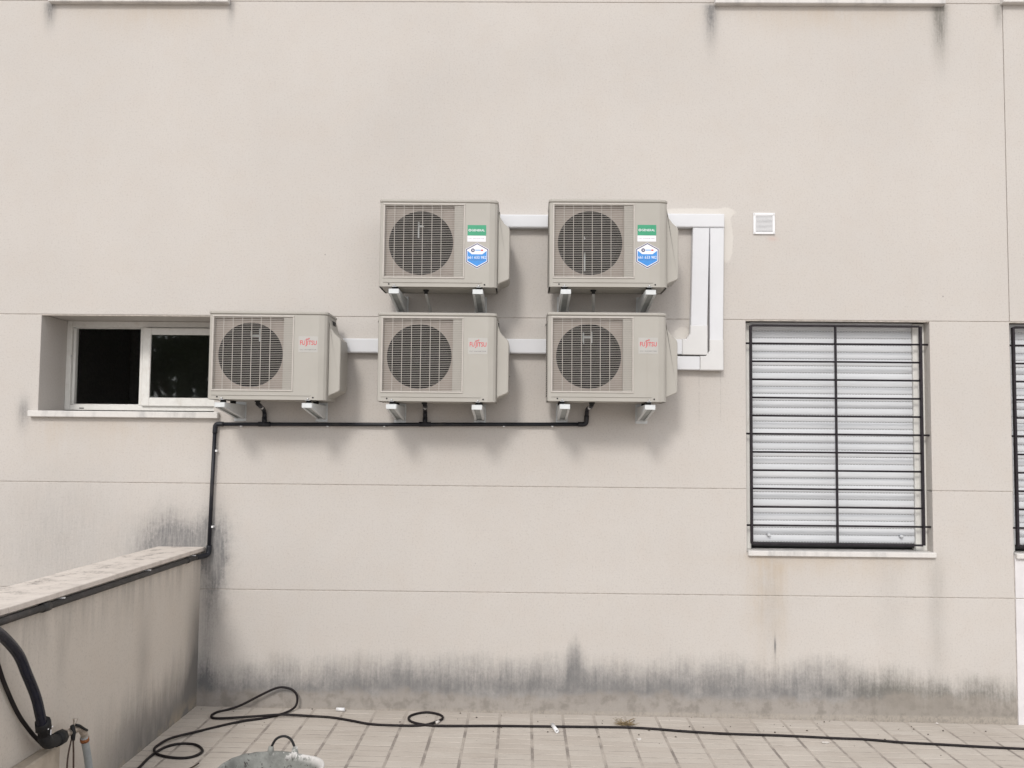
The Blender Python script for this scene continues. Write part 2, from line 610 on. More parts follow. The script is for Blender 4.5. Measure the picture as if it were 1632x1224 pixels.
def make_leaf_material():
    k = NT('tree_leaf', 0.6, spec=0.3)
    p, x, y, z = k.pos()
    n = k.noise(p, 1.5, 3.0, 0.6)
    k.color(k.mix(k.sstep(n, 0.3, 0.7), (0.030, 0.052, 0.018), (0.075, 0.105, 0.035)))
    return k.mat


def make_glass_material():
    k = NT('window_glass', 0.02, spec=0.5)
    k.b.inputs['Transmission Weight'].default_value = 1.0
    k.b.inputs['IOR'].default_value = 1.5
    p, x, y, z = k.pos()
    n = k.noise(p, 3.0, 2.0, 0.5)
    k.color(k.mix(n, (0.75, 0.80, 0.78), (0.85, 0.88, 0.87)))
    k.bump(n, 0.05, 0.004)
    return k.mat


M = {
    'wall': make_wall_material(),
    'lowwall': make_lowwall_material(),
    'coping': make_coping_material(),
    'tile': make_tile_material(),
    'joint': make_joint_material(),
    'slat': make_slat_material(),
    'casing': make_casing_material(),
    'bucket': make_bucket_material(),
    'sill': make_stone_sill_material(),
    'leaf': make_leaf_material(),
    'glass': make_glass_material(),
    'sealant': plain('joint_sealant', (0.46, 0.42, 0.38), 0.9, var=0.2),
    'white_wall': plain('white_wall_paint', (0.64, 0.62, 0.625), 0.85, var=0.05, scale=6, bump=0.1),
    'pvc_window': plain('white_window_frame', (0.66, 0.65, 0.62), 0.4, var=0.03, dirt=((0.42, 0.38, 0.32), 0.35)),
    'duct': plain('white_duct_plastic', (0.625, 0.63, 0.65), 0.38, var=0.02, scale=5),
    'elbow': plain('white_elbow_plastic', (0.61, 0.605, 0.60), 0.40, var=0.02, scale=5),
    'bracket': plain('white_bracket_enamel', (0.60, 0.62, 0.625), 0.42, var=0.04, dirt=((0.35, 0.33, 0.30), 0.25)),
    'bracket_in': plain('bracket_zinc', (0.36, 0.38, 0.38), 0.5, 0.3, var=0.12, scale=12),
    'grille': plain('fan_guard_paint', (0.455, 0.425, 0.39), 0.5, var=0.04),
    'shroud': plain('fan_shroud_paint', (0.29, 0.25, 0.22), 0.6, var=0.08, scale=9),  # casing beige, with the shade behind the guard darkened into the colour
    'fan': plain('fan_plastic', (0.012, 0.011, 0.013), 0.7, var=0.15, scale=8, spec=0.12),
    'dark': plain('dark_cavity', (0.018, 0.017, 0.018), 0.8, var=0.1),
    'coil': plain('coil_fins', (0.015, 0.014, 0.015), 0.8, 0.0, var=0.2, scale=60, spec=0.1),
    'rubber': plain('black_rubber', (0.012, 0.012, 0.013), 0.6, var=0.2, spec=0.3),
    'steel': plain('zinc_bolt', (0.55, 0.55, 0.55), 0.3, 0.9, var=0.1),
    'iron': plain('black_grille_paint', (0.018, 0.014, 0.018), 0.55, var=0.3, scale=40, spec=0.28),
    'pipe': plain('black_pvc_pipe', (0.011, 0.012, 0.017), 0.42, var=0.2, scale=14, spec=0.3, dirt=((0.07, 0.062, 0.055), 0.35)),
    'pipe_dusty': plain('dusty_black_pipe', (0.030, 0.028, 0.027), 0.6, var=0.3, scale=14, dirt=((0.12, 0.10, 0.09), 0.6)),
    'hose': plain('black_polyethylene', (0.009, 0.010, 0.019), 0.24, var=0.25, scale=20, spec=0.3, dirt=((0.05, 0.045, 0.04), 0.3)),
    'cable': plain('black_cable_sheath', (0.012, 0.009, 0.010), 0.6, var=0.3, scale=20, spec=0.25, dirt=((0.07, 0.06, 0.05), 0.3)),
    'grey_hose': plain('grey_hose_rubber', (0.30, 0.32, 0.325), 0.5, var=0.1),
    'brass': plain('weathered_tap_brass', (0.40, 0.35, 0.30), 0.45, 0.5, var=0.25, scale=60),
    'rust': plain('rusty_clamp', (0.27, 0.10, 0.035), 0.7, 0.3, var=0.3, scale=80),
    'wire': plain('rusty_wire', (0.07, 0.045, 0.035), 0.6, 0.4, var=0.3, scale=60),
    'white': plain('white_plastic', (0.74, 0.74, 0.75), 0.45, var=0.03),
    'grey_tube': plain('grey_drain_tube', (0.40, 0.40, 0.39), 0.5, var=0.06),
    'label': plain('label_film', (0.420, 0.408, 0.385), 0.35, var=0.02),
    'sticker_white': plain('sticker_white', (0.76, 0.76, 0.80), 0.35, var=0.02),
    'sticker_green': plain('sticker_green', (0.030, 0.285, 0.150), 0.35, var=0.05),
    'sticker_blue': plain('sticker_blue', (0.035, 0.235, 0.62), 0.35, var=0.06),
    'sticker_navy': plain('sticker_navy', (0.030, 0.030, 0.11), 0.4, var=0.05),
    'sticker_sky': plain('sticker_pale_blue', (0.25, 0.43, 0.70), 0.4, var=0.05),
    'red': plain('logo_red', (0.56, 0.045, 0.06), 0.45, var=0.04),
    'grey_ink': plain('grey_ink', (0.16, 0.16, 0.16), 0.5, var=0.05),
    'mauve_ink': plain('mauve_ink', (0.36, 0.26, 0.33), 0.5, var=0.05),
    'room': plain('room_plaster', (0.50, 0.49, 0.47), 0.9, var=0.1),
    'ledge': plain('ledge_stone', (0.40, 0.345, 0.28), 0.9, var=0.12, scale=12, bump=0.3, dirt=((0.2, 0.17, 0.13), 0.4)),
    'weed': plain('dry_weed', (0.24, 0.18, 0.10), 0.85, var=0.3, scale=60),
    'twig': plain('dark_twig', (0.05, 0.035, 0.025), 0.8, var=0.2),
    'bark': plain('tree_bark', (0.10, 0.075, 0.055), 0.9, var=0.3, scale=8, bump=0.5),
    'flake': plain('paint_flake', (0.58, 0.55, 0.52), 0.7, var=0.05),
    'ground': plain('courtyard_ground', (0.36, 0.32, 0.28), 0.95, var=0.12, scale=1.5),
    'crumb': plain('dark_crumb', (0.10, 0.085, 0.07), 0.9, var=0.3, scale=80),
}

# ------------------------------------------------------------------ ground and paving
TILT = 0.0093


def gz(x):
    return -TILT * x


bm = bmesh.new()
for s in ((-60, 60, -70, 0.35),):
    q = [bm.verts.new((s[0], s[2], gz(s[0]) * 0.1 - 0.10)), bm.verts.new((s[1], s[2], gz(s[1]) * 0.1 - 0.10)),
         bm.verts.new((s[1], s[3], gz(s[1]) * 0.1 - 0.10)), bm.verts.new((s[0], s[3], gz(s[0]) * 0.1 - 0.10))]
    bm.faces.new(q)
structure(link('ground', bm, M['ground']))

# paving bed (sandy joints) with each tile standing in it
PX, PY, GX, GY = 0.2140, 0.0923, 0.0170, 0.0070
bm = bmesh.new()
xa, xb = -2.26, 7.2
ya, yb = -9.0, 0.001
v = [bm.verts.new((x, y, gz(x) + dz)) for dz in (-0.06, -0.0015) for (x, y) in ((xa, ya), (xb, ya), (xb, yb), (xa, yb))]
for q in ((3, 2, 1, 0), (4, 5, 6, 7), (0, 1, 5, 4), (1, 2, 6, 5), (2, 3, 7, 6), (3, 0, 4, 7)):
    bm.faces.new([v[i] for i in q])
pavement = structure(link('pavement', bm, M['joint']))


def tile_profile(L):
    h = L / 2
    return [(-h, -0.03), (-h, -0.0025), (-h + 0.002, 0), (h - 0.002, 0), (h, -0.0025), (h, -0.03)]


def tile_mesh(bm, cx, cy, w, L, z0=0.0, clip_x=None):
    pr = tile_profile(L)
    e = 0.0018
    xs = [cx - w / 2, cx - w / 2 + e, cx + w / 2 - e, cx + w / 2]
    rows = []
    for i, x in enumerate(xs):
        dz = -0.0022 if i in (0, 3) else 0.0
        rows.append([bm.verts.new((x, cy + a, z0 + b + (dz if b > -0.01 else 0) + gz(x) - gz(0) * 0)) for a, b in pr])
    for i in range(3):
        for j in range(len(pr) - 1):
            bm.faces.new((rows[i][j], rows[i + 1][j], rows[i + 1][j + 1], rows[i][j + 1]))
    bm.faces.new(rows[0])
    bm.faces.new(rows[3][::-1])


TX0 = 0.069 - 11 * PX + PX / 2          # tile centres; joint at x = 0.069
first = None
N_ROWS = 11
for j in range(N_ROWS):
    cy = -0.006 - PY / 2 - j * PY
    for i in range(0, 29):
        cx = TX0 + i * PX
        if first is None:
            b_ = bmesh.new()
            tile_mesh(b_, 0, 0, PX - GX, PY - GY)
            bmesh.ops.recalc_face_normals(b_, faces=b_.faces)
            first = bpy.data.meshes.new('paving_tile')
            b_.to_mesh(first)
            b_.free()
        if cx - PX / 2 > 0.539 * (6.55 + cy) + 0.06:
            continue
        o = link_mesh('paving_tile', first, M['tile'], pavement)
        o.location = (cx, cy, gz(cx) + random.uniform(-0.0010, 0.0010))
        o.rotation_euler = (random.uniform(-.003, .003), random.uniform(-.003, .003), random.uniform(-.004, .004))
# half tiles closing the gap to the low wall
cut_x0, cut_x1 = -2.252, TX0 - PX / 2 - GX / 2
bm = bmesh.new()
for j in range(N_ROWS, 80):
    for i in range(0, 34):
        tile_mesh(bm, TX0 + i * PX, -0.006 - PY / 2 - j * PY, PX - GX, PY - GY, random.uniform(-.001, .001))
for j in range(0, N_ROWS):
    for i in range(24, 34):
        if TX0 + i * PX - PX / 2 <= 0.539 * (6.55 - 0.006 - PY / 2 - j * PY) + 0.06:
            continue
        tile_mesh(bm, TX0 + i * PX, -0.006 - PY / 2 - j * PY, PX - GX, PY - GY, random.uniform(-.001, .001))
bmesh.ops.recalc_face_normals(bm, faces=bm.faces)
structure(link('paving_tile_field', bm, M['tile'], pavement), 'stuff')


# ------------------------------------------------------------------ building
building = thing('building', 'beige rough concrete facade carrying the air conditioners and windows', 'building')
DEP = 0.40


def wall_panel(x0, x1, z0, z1, holes=(), mat='wall', y0=0.0):
    xs = sorted({x0, x1, *[min(max(h[0], x0), x1) for h in holes], *[min(max(h[1], x0), x1) for h in holes]})
    zs = sorted({z0, z1, *[min(max(h[2], z0), z1) for h in holes], *[min(max(h[3], z0), z1) for h in holes]})

    def solid(i, j):
        if not (0 <= i < len(xs) - 1 and 0 <= j < len(zs) - 1):
            return False
        cx, cz = (xs[i] + xs[i + 1]) / 2, (zs[j] + zs[j + 1]) / 2
        return not any(h[0] < cx < h[1] and h[2] < cz < h[3] for h in holes)
    bm = bmesh.new()
    cache = {}

    def vt(x, y, z):
        key = (round(x, 5), round(y, 5), round(z, 5))
        if key not in cache:
            cache[key] = bm.verts.new((x, y, z))
        return cache[key]
    for i in range(len(xs) - 1):
        for j in range(len(zs) - 1):
            if not solid(i, j):
                continue
            a, b, c, d = xs[i], xs[i + 1], zs[j], zs[j + 1]
            bm.faces.new((vt(a, y0, c), vt(b, y0, c), vt(b, y0, d), vt(a, y0, d)))
            bm.faces.new((vt(a, DEP, d), vt(b, DEP, d), vt(b, DEP, c), vt(a, DEP, c)))
            if not solid(i - 1, j):
                bm.faces.new((vt(a, y0, c), vt(a, y0, d), vt(a, DEP, d), vt(a, DEP, c)))
            if not solid(i + 1, j):
                bm.faces.new((vt(b, y0, d), vt(b, y0, c), vt(b, DEP, c), vt(b, DEP, d)))
            if not solid(i, j - 1):
                bm.faces.new((vt(b, y0, c), vt(a, y0, c), vt(a, DEP, c), vt(b, DEP, c)))
            if not solid(i, j + 1):
                bm.faces.new((vt(a, y0, d), vt(b, y0, d), vt(b, DEP, d), vt(a, DEP, d)))
    bm.normal_update()
    bmesh.ops.recalc_face_normals(bm, faces=bm.faces)
    es = [e for e in bm.edges if len(e.link_faces) == 2 and e.calc_face_angle(0) > 0.5
          and all(abs(v_.co.y - y0) < 1e-4 for v_ in e.verts)]
    bmesh.ops.bevel(bm, geom=es, offset=0.004, segments=2, affect='EDGES', profile=0.5)
    return link('wall_panel', bm, M[mat], building)


J = 0.0020                       # half a joint
ZA, ZB, ZC, ZD = 5.050, 2.749, 1.559, 0.823
XL, XR = -7.0, 9.0
XJ = 3.415
SMALL = (-3.448, -2.195, 2.03, ZB)
BIG = (1.562, 2.853, 1.12, ZB)
BIG2 = (3.412, 4.70, 1.12, ZB)
UP1 = (-3.42, -2.20, ZA, 6.2)
UP2 = (1.40, 2.94, ZA, 6.2)
UP3 = (3.45, 4.95, ZA, 6.2)
wall_panel(XL, XR, ZA + J, 7.4, [(a, b, c - 1, d) for a, b, c, d in (UP1, UP2, UP3)])
wall_panel(XL, XJ - J, ZB + J, ZA - J)
wall_panel(XJ + J, XR, ZB + J, ZA - J)
wall_panel(XL, BIG[0], ZC + J, ZB - J, [(SMALL[0], SMALL[1], SMALL[2], 9)])
wall_panel(BIG[1], BIG2[0], ZC + J, ZB - J)
wall_panel(BIG2[1], XR, ZC + J, ZB - J)
wall_panel(XL, XJ - J - 0.006, ZD + J, ZC - J, [(BIG[0], BIG[1], BIG[2], 9)])
wall_panel(XJ - J + 0.001, XR, ZD + J, ZC - J, [(BIG2[0] - 0.1, BIG2[1], BIG2[2], 9)], 'white_wall')
wall_panel(XL, XJ - J - 0.006, -0.3, ZD - J)
wall_panel(XJ - J + 0.001, XR, -0.3, ZD - J, (), 'white_wall')
# sealant set back in each joint
for (a, b, z) in ((XL, XR, ZA), (XL, XR, ZB), (XL, BIG[0], ZC), (BIG[1], BIG2[0], ZC), (BIG2[1], XR, ZC), (XL, XR, ZD)):
    if z in (ZA, ZB):
        hs = [UP1, UP2, UP3] if z == ZA else []
        cur = a
        for h in hs:
            link('joint_sealant', boxbm(cur, h[0], 0.0050, 0.05, z - 0.006, z + 0.006), M['sealant'], building)
            cur = h[1]
        link('joint_sealant', boxbm(cur, b, 0.0050, 0.05, z - 0.006, z + 0.006), M['sealant'], building)
    else:
        link('joint_sealant', boxbm(a, b, 0.0050, 0.05, z - 0.006, z + 0.006), M['sealant'], building)
link('joint_sealant', boxbm(XJ - 0.006, XJ + 0.006, 0.009, 0.05, ZB + 0.01, ZA - 0.01), M['sealant'], building)
link('joint_sealant', boxbm(XJ - 0.012, XJ + 0.006, 0.009, 0.05, -0.2, 1.12), M['sealant'], building)


def inside_out_room(name, x0, x1, y0, y1, z0, z1, mat):
    b_ = boxbm(x0, x1, y0, y1, z0, z1)
    fs = [f for f in b_.faces if f.calc_center_median().y < y0 + 1e-4]
    bmesh.ops.delete(b_, geom=fs, context='FACES_ONLY')
    bmesh.ops.reverse_faces(b_, faces=b_.faces)
    return link(name, b_, mat, building)


inside_out_room('room_interior', -4.6, -1.3, DEP, 4.2, 0.9, 3.2, M['room'])

# ---- sills
def sill(x0, x1, z0, z1, y0, y1, parent):
    return link('window_sill', boxbm(x0, x1, y0, y1, z0, z1, bevel=0.004), M['sill'], parent)


# ---- shuttered windows
def slat_mesh(w):
    prof = [(0.0075, 0.0), (0.0075, 0.0045), (0.0035, 0.0062), (0.0010, 0.013), (0.0, 0.024), (0.0010, 0.036),
            (0.0030, 0.045), (0.0062, 0.0498), (0.0105, 0.0495), (0.0105, 0.0)]
    b_ = bmesh.new()
    prism(b_, prof, 'x', 0.0, w)
    me = bpy.data.meshes.new('slat')
    b_.to_mesh(me)
    b_.free()
    return me


def shutter_window(x0, x1, z0, z1, lab):
    win = link('window', boxbm(x0 - 0.02, x1 + 0.02, 0.160, 0.20, z0 - 0.02, z1 + 0.03), M['dark'], building)
    win['label'] = lab
    yS = 0.105
    g0, g1 = x0 + 0.052, x1 - 0.082
    sill(x0 + 0.004, x1 + 0.012, z0 - 0.022, z0 + 0.014, -0.028, 0.16, win)
    for a, b in ((x0 + 0.001, g0), (g1, x1 - 0.001)):
        link('guide_rail', boxbm(a, b, 0.088, 0.16, z0 + 0.014, z1 - 0.008, bevel=0.003), M['pvc_window'], win)
    # shutter box lip under the lintel
    link('shutter_box', boxbm(g0, g1, 0.094, 0.16, z1 - 0.034, z1 - 0.004, bevel=0.002), M['slat'], win)
    zs = z0 + 0.062
    me = slat_mesh(g1 - g0 - 0.004)
    n = int((z1 - 0.036 - zs) / 0.05) + 1
    for i in range(n):
        o = link_mesh('slat', me, M['slat'], win)
        o.location = (g0 + 0.002, yS + random.uniform(0, 0.0012), zs + i * 0.05)
    link('end_slat', boxbm(g0 + 0.002, g1 - 0.002, yS + 0.008, yS + 0.022, zs - 0.030, zs - 0.001, bevel=0.002), M['rubber'], win)  # black strip painting the dark of the open gap below the shutter
    for xx in (g0 + 0.125, g1 - 0.10):
        b_ = bmesh.new()
        tube(b_, [(xx, yS + 0.004, zs + 0.052), (xx, yS - 0.018, zs + 0.050), (xx, yS - 0.026, zs + 0.050)], [0.013, 0.012, 0.008], 12)
        link('stop_knob', b_, M['slat'], win)
    return win


shutter_window(BIG[0], BIG[1], BIG[2] + 0.0, BIG[3], 'window with its white roller shutter fully down')
shutter_window(BIG2[0], BIG2[1], BIG2[2], BIG2[3], 'shuttered window cut off by the right edge of the photo')

# ---- small sliding window (left half open)
yF = 0.372
fx0, fx1, fz0, fz1 = SMALL[0] + 0.001, SMALL[1] - 0.001, 2.078, 2.750
ix0, ix1, iz0, iz1 = -3.408, -2.235, 2.118, 2.705
b_ = bmesh.new()
box(b_, fx0, ix0, yF, yF + 0.03, fz0, fz1, 0.003)
box(b_, ix1, fx1, yF, yF + 0.03, fz0, fz1, 0.003)
box(b_, ix0, ix1, yF + 0.001, yF + 0.03, fz0, iz0, 0.003)
box(b_, ix0, ix1, yF + 0.001, yF + 0.03, iz1, fz1, 0.003)
sw = link('window', b_, M['pvc_window'], building)
sw['label'] = 'small white window with its left half standing open'
b_ = bmesh.new()                     # inner step of the frame, seen at the open half
box(b_, ix0 - 0.002, ix0 + 0.018, yF + 0.03, yF + 0.07, iz0, iz1, 0.002)
box(b_, ix0, -2.86, yF + 0.03, yF + 0.07, iz0 - 0.02, iz0 + 0.008, 0.002)
box(b_, ix0, -2.86, yF + 0.03, yF + 0.07, iz1 - 0.008, iz1 + 0.02, 0.002)
link('inner_frame', b_, M['pvc_window'], sw)
link('mullion', boxbm(-2.888, -2.838, yF - 0.002, yF + 0.03, iz0 - 0.001, iz1 + 0.001, bevel=0.003), M['pvc_window'], sw)
px0, px1, pz0, pz1 = -2.800, -2.258, 2.176, 2.648
b_ = bmesh.new()
sx0, sx1, sz0, sz1 = -2.862, -2.200, 2.112, 2.700
box(b_, sx0, px0, yF - 0.022, yF - 0.003, sz0, sz1, 0.004)
box(b_, px1, sx1, yF - 0.022, yF - 0.003, sz0, sz1, 0.004)
box(b_, px0 - 0.001, px1 + 0.001, yF - 0.021, yF - 0.003, sz0, pz0, 0.004)
box(b_, px0 - 0.001, px1 + 0.001, yF - 0.021, yF - 0.003, pz1, sz1, 0.004)
link('sash', b_, M['pvc_window'], sw)
link('glass_pane', boxbm(px0 - 0.005, px1 + 0.005, yF - 0.010, yF - 0.005, pz0 - 0.005, pz1 + 0.005), M['glass'], sw)
for xx in (-3.315, -2.26):
    link('drain_slot', boxbm(xx - 0.017, xx + 0.017, yF - 0.003, yF + 0.005, 2.090, 2.096), M['dark'], sw)
link('hinge', boxbm(ix0 - 0.004, ix0 + 0.006, yF - 0.006, yF + 0.004, 2.475, 2.49, bevel=0.002), M['steel'], sw)
sill(-3.500, -2.153, 2.017, 2.061, -0.045, 0.375, sw)

# ---- windows of the floor above, only their sills reach into view
for (a, b, c, d), s0, s1, zb in ((UP1, -3.47, -2.163, 5.022), (UP2, 1.347, 2.990, 5.027), (UP3, 3.397, 5.0, 5.040)):
    b_ = bmesh.new()
    box(b_, a, a + 0.05, 0.2, 0.26, c + 0.06, d)
    box(b_, b - 0.05, b, 0.2, 0.26, c + 0.06, d)
    box(b_, a + 0.05, b - 0.05, 0.2, 0.26, c + 0.06, c + 0.12)
    box(b_, a + 0.05, b - 0.05, 0.2, 0.26, d - 0.06, d)
    box(b_, (a + b) / 2 - 0.03, (a + b) / 2 + 0.03, 0.201, 0.259, c + 0.12, d - 0.06)
    w_ = link('window', b_, M['pvc_window'], building)
    w_['label'] = 'upper window of which only the pale stone sill reaches into view'
    link('glass_pane', boxbm(a + 0.05, b - 0.05, 0.225, 0.235, c + 0.12, d - 0.06), M['glass'], w_)
    link('room_blind', boxbm(a - 0.05, b + 0.05, 0.41, 0.43, c, d + 0.05), M['room'], w_)
    sill(s0, s1, zb, zb + 0.062, -0.05, 0.25, w_)

# fixing holes and little knobs left on the wall
for (x_, z_, r_) in ((-1.03, 2.715, 0.010), (0.155, 2.700, 0.008)):
    b_ = bmesh.new()
    tube(b_, [(x_, 0.004, z_), (x_, -0.012, z_)], r_, 10)
    link('wall_plug', b_, M['rubber'], building)

# ------------------------------------------------------------------ low wall at the left
low = thing('low_wall', 'stained low wall with stone coping running out from the facade', 'wall')
b_ = bmesh.new()
LX0, LX1 = -2.530, -2.256
prof = [(-0.0005, -0.2), (-0.0005, 1.088), (-5.6, 1.088 + 0.056), (-5.6, -0.2)]
prism(b_, prof, 'x', LX0, LX1)
link('wall_body', b_, M['lowwall'], low)
cuts = [-0.001, -1.449, -2.497, -3.60, -4.75, -5.62]
for a, b in zip(cuts[:-1], cuts[1:]):
    b_ = bmesh.new()
    y0_, y1_ = b + 0.003, a - 0.001
    dz = random.uniform(-0.001, 0.001)
    prism(b_, [(y1_, 1.0885 - 0.01 * y1_ + dz), (y1_, 1.1160 - 0.01 * y1_ + dz), (y0_, 1.1160 - 0.01 * y0_ + dz), (y0_, 1.0885 - 0.01 * y0_ + dz)],
          'x', -2.560, -2.226, bevel=0.003)
    link('coping_stone', b_, M['coping'], low)

# stone ledge at its foot, near the camera
tag(link('stone_ledge', boxbm(-2.2555, -2.190, -4.6, -2.06, -0.05, 0.418, bevel=0.006), M['ledge']),
    'beige stone ledge against the low wall below the tap', 'ledge')

# ------------------------------------------------------------------ outdoor units
AW, AD, AH = 0.79, 0.30, 0.591
OUT = [(0.0, 0.022), (0.006, 0.007), (0.022, 0.0), (0.735, 0.0), (0.770, 0.012), (0.785, 0.026), (0.790, 0.045),
       (0.790, AD), (0.0, AD)]
FRX0, FRX1, FRZ0, FRZ1 = 0.024, 0.571, 0.056, 0.562     # guard frame
OPX0, OPX1, OPZ0, OPZ1 = 0.036, 0.560, 0.068, 0.550     # its opening
PLX = 0.500                                             # louvre plate starts here
FCX, FCZ, FR = 0.275, 0.300, 0.216


def casing_mesh():
    bm = bmesh.new()
    zt, zb = 0.5665, 0.0
    n = len(OUT)
    bot = [bm.verts.new((x, y, zb)) for x, y in OUT]
    top = [bm.verts.new((x, y, zt)) for x, y in OUT]
    for i in range(n):
        j = (i + 1) % n
        if i == 2:
            continue                      # flat front is built with its opening
        bm.faces.new((bot[i], bot[j], top[j], top[i]))
    bm.faces.new(top)
    # flat front with rectangular hole
    xs = [0.022, OPX0, OPX1, 0.735]
    zs = [zb, OPZ0, OPZ1, zt]
    grid = {}
    for i, x in enumerate(xs):
        for j, z in enumerate(zs):
            grid[i, j] = bm.verts.new((x, 0, z))
    for i in range(3):
        for j in range(3):
            if (i, j) == (1, 1):
                continue
            bm.faces.new((grid[i, j], grid[i + 1, j], grid[i + 1, j + 1], grid[i, j + 1]))
    # walls of the opening
    ring = [(OPX0, OPZ0), (OPX1, OPZ0), (OPX1, OPZ1), (OPX0, OPZ1)]
    a = [bm.verts.new((x, 0, z)) for x, z in ring]
    b = [bm.verts.new((x, 0.032, z)) for x, z in ring]
    for i in range(4):
        j = (i + 1) % 4
        bm.faces.new((a[i], a[j], b[j], b[i]))
    # pressed ridge under the guard and rolled lower lip
    box(bm, 0.028, 0.690, -0.0045, 0.0, 0.0265, 0.0335, 0.002)
    bmesh.ops.remove_doubles(bm, verts=bm.verts, dist=0.0004)
    bmesh.ops.recalc_face_normals(bm, faces=bm.faces)
    return bm


def lid_mesh():
    bm = bmesh.new()
    e = 0.0035
    pts = []
    for x, y in OUT:
        pts.append((x + (e if x > 0.4 else -e), y + (e if y > 0.2 else -e)))
    prism(bm, pts, 'z', 0.5685, AH, bevel=0.006)
    return bm


def shroud_mesh(tunnel):
    """plate behind the guard with the round fan mouth, and the tunnel behind it"""
    bm = bmesh.new()
    y = 0.030
    N = 56
    x0, x1, z0, z1 = OPX0 - 0.004, PLX + 0.003, OPZ0 - 0.004, OPZ1 + 0.004
    inn, outr = [], []
    for k in range(N):
        t = 2 * math.pi * k / N
        c, s = math.cos(t), math.sin(t)
        inn.append(bm.verts.new((FCX + FR * c, y, FCZ + FR * s)))
        tx = ((x1 if c > 0 else x0) - FCX) / c if abs(c) > 1e-6 else 1e9
        tz = ((z1 if s > 0 else z0) - FCZ) / s if abs(s) > 1e-6 else 1e9
        r = min(tx, tz)
        outr.append(bm.verts.new((FCX + r * c, y, FCZ + r * s)))
    back = [bm.verts.new((v_.co.x, 0.13, v_.co.z)) for v_ in inn]
    mid = [bm.verts.new((FCX + (v_.co.x - FCX) * 0.965, 0.036, FCZ + (v_.co.z - FCZ) * 0.965)) for v_ in inn]
    for k in range(N):
        j = (k + 1) % N
        if not tunnel:
            bm.faces.new((outr[k], outr[j], inn[j], inn[k]))
            continue
        f = bm.faces.new((inn[k], inn[j], mid[j], mid[k]))
        f.smooth = True
        f = bm.faces.new((mid[k], mid[j], back[j], back[k]))
        f.smooth = True
    # the corners the fan of quads leaves open
    for cx_, cz_ in () if tunnel else ((x0, z0), (x1, z0), (x1, z1), (x0, z1)):
        ang = math.atan2(cz_ - FCZ, cx_ - FCX) % (2 * math.pi)
        k = int(ang / (2 * math.pi) * N)
        try:
            bm.faces.new((outr[k], bm.verts.new((cx_, y, cz_)), outr[(k + 1) % N]))
        except ValueError:
            pass
    bmesh.ops.delete(bm, geom=[v_ for v_ in bm.verts if not v_.link_faces], context='VERTS')
    return bm


def fan_mesh():
    bm = bmesh.new()
    # hub (axis along y)
    prof = [(0.0, 0.060), (0.030, 0.061), (0.048, 0.068), (0.052, 0.11)]
    N = 20
    rings = [[bm.verts.new((FCX + r * math.cos(2 * math.pi * k / N), y, FCZ + r * math.sin(2 * math.pi * k / N))) for k in range(N)] for r, y in prof[1:]]
    c = bm.verts.new((FCX, 0.060, FCZ))
    for k in range(N):
        bm.faces.new((c, rings[0][k], rings[0][(k + 1) % N]))
    for i in range(len(rings) - 1):
        for k in range(N):
            bm.faces.new((rings[i][k], rings[i][(k + 1) % N], rings[i + 1][(k + 1) % N], rings[i + 1][k]))
    return bm


def blade_mesh(a0):
    bm = bmesh.new()
    rows = []
    for i in range(7):
        t = i / 6
        r = 0.048 + t * 0.150
        row = []
        for j in range(6):
            s = j / 5
            ang = a0 + (s - 0.4) * (1.15 + 0.35 * t) + 0.35 * t * t
            y = 0.075 + 0.050 * s - 0.012 * t * math.sin(s * math.pi)
            row.append(bm.verts.new((FCX + r * math.cos(ang), y, FCZ + r * math.sin(ang))))
        rows.append(row)
    for i in range(6):
        for j in range(5):
            f = bm.faces.new((rows[i][j], rows[i + 1][j], rows[i + 1][j + 1], rows[i][j + 1]))
            f.smooth = True
    bmesh.ops.solidify(bm, geom=bm.faces[:], thickness=0.003)
    return bm


def to_mesh(name, bm):
    bm.normal_update()
    me = bpy.data.meshes.new(name)
    bm.to_mesh(me)
    bm.free()
    return me


ME = {'casing': to_mesh('casing', casing_mesh()), 'lid': to_mesh('lid', lid_mesh()), 'shroud': to_mesh('fan_shroud', shroud_mesh(False)), 'tunnel': to_mesh('fan_tunnel', shroud_mesh(True)),
      'hub': to_mesh('fan', fan_mesh()), 'blades': [to_mesh('fan_blade', blade_mesh(0.5 + k * 2 * math.pi / 3)) for k in range(3)]}
b_ = bmesh.new()
box(b_, FRX0, FRX1, -0.0055, 0.0, FRZ1 - 0.011, FRZ1, 0.002)
box(b_, FRX0, FRX1, -0.0055, 0.0, FRZ0, FRZ0 + 0.011, 0.002)
box(b_, FRX0, FRX0 + 0.011, -0.0050, 0.0, FRZ0 + 0.011, FRZ1 - 0.011, 0.002)
box(b_, FRX1 - 0.010, FRX1, -0.0050, 0.0, FRZ0 + 0.011, FRZ1 - 0.011, 0.002)
ME['frame'] = to_mesh('fan_guard', b_)
ME['gslat'] = to_mesh('guard_slat', boxbm(OPX0 - 0.002, OPX1 + 0.002, -0.0058, -0.0038, -0.00105, 0.00105))
ME['gbar'] = to_mesh('guard_bar', boxbm(-0.0017, 0.0017, -0.0026, 0.001, OPZ0 - 0.002, OPZ1 + 0.002))
ME['lplate'] = to_mesh('louvre_plate', boxbm(PLX, OPX1 + 0.002, 0.0045, 0.03, OPZ0 - 0.002, OPZ1 + 0.002))
ME['cover'] = None
b_ = bmesh.new()
cv = [(AW - 0.001, 0.024), (AW + 0.014, 0.036), (AW + 0.070, 0.060), (AW + 0.080, 0.072), (AW + 0.081, 0.395), (AW + 0.076, 0.415),
      (AW + 0.040, 0.448), (AW + 0.018, 0.480), (AW + 0.008, 0.515), (AW + 0.004, 0.540), (AW - 0.001, 0.545)]
prism(b_, cv, 'y', 0.062, AD + 0.012, bevel=0.005)
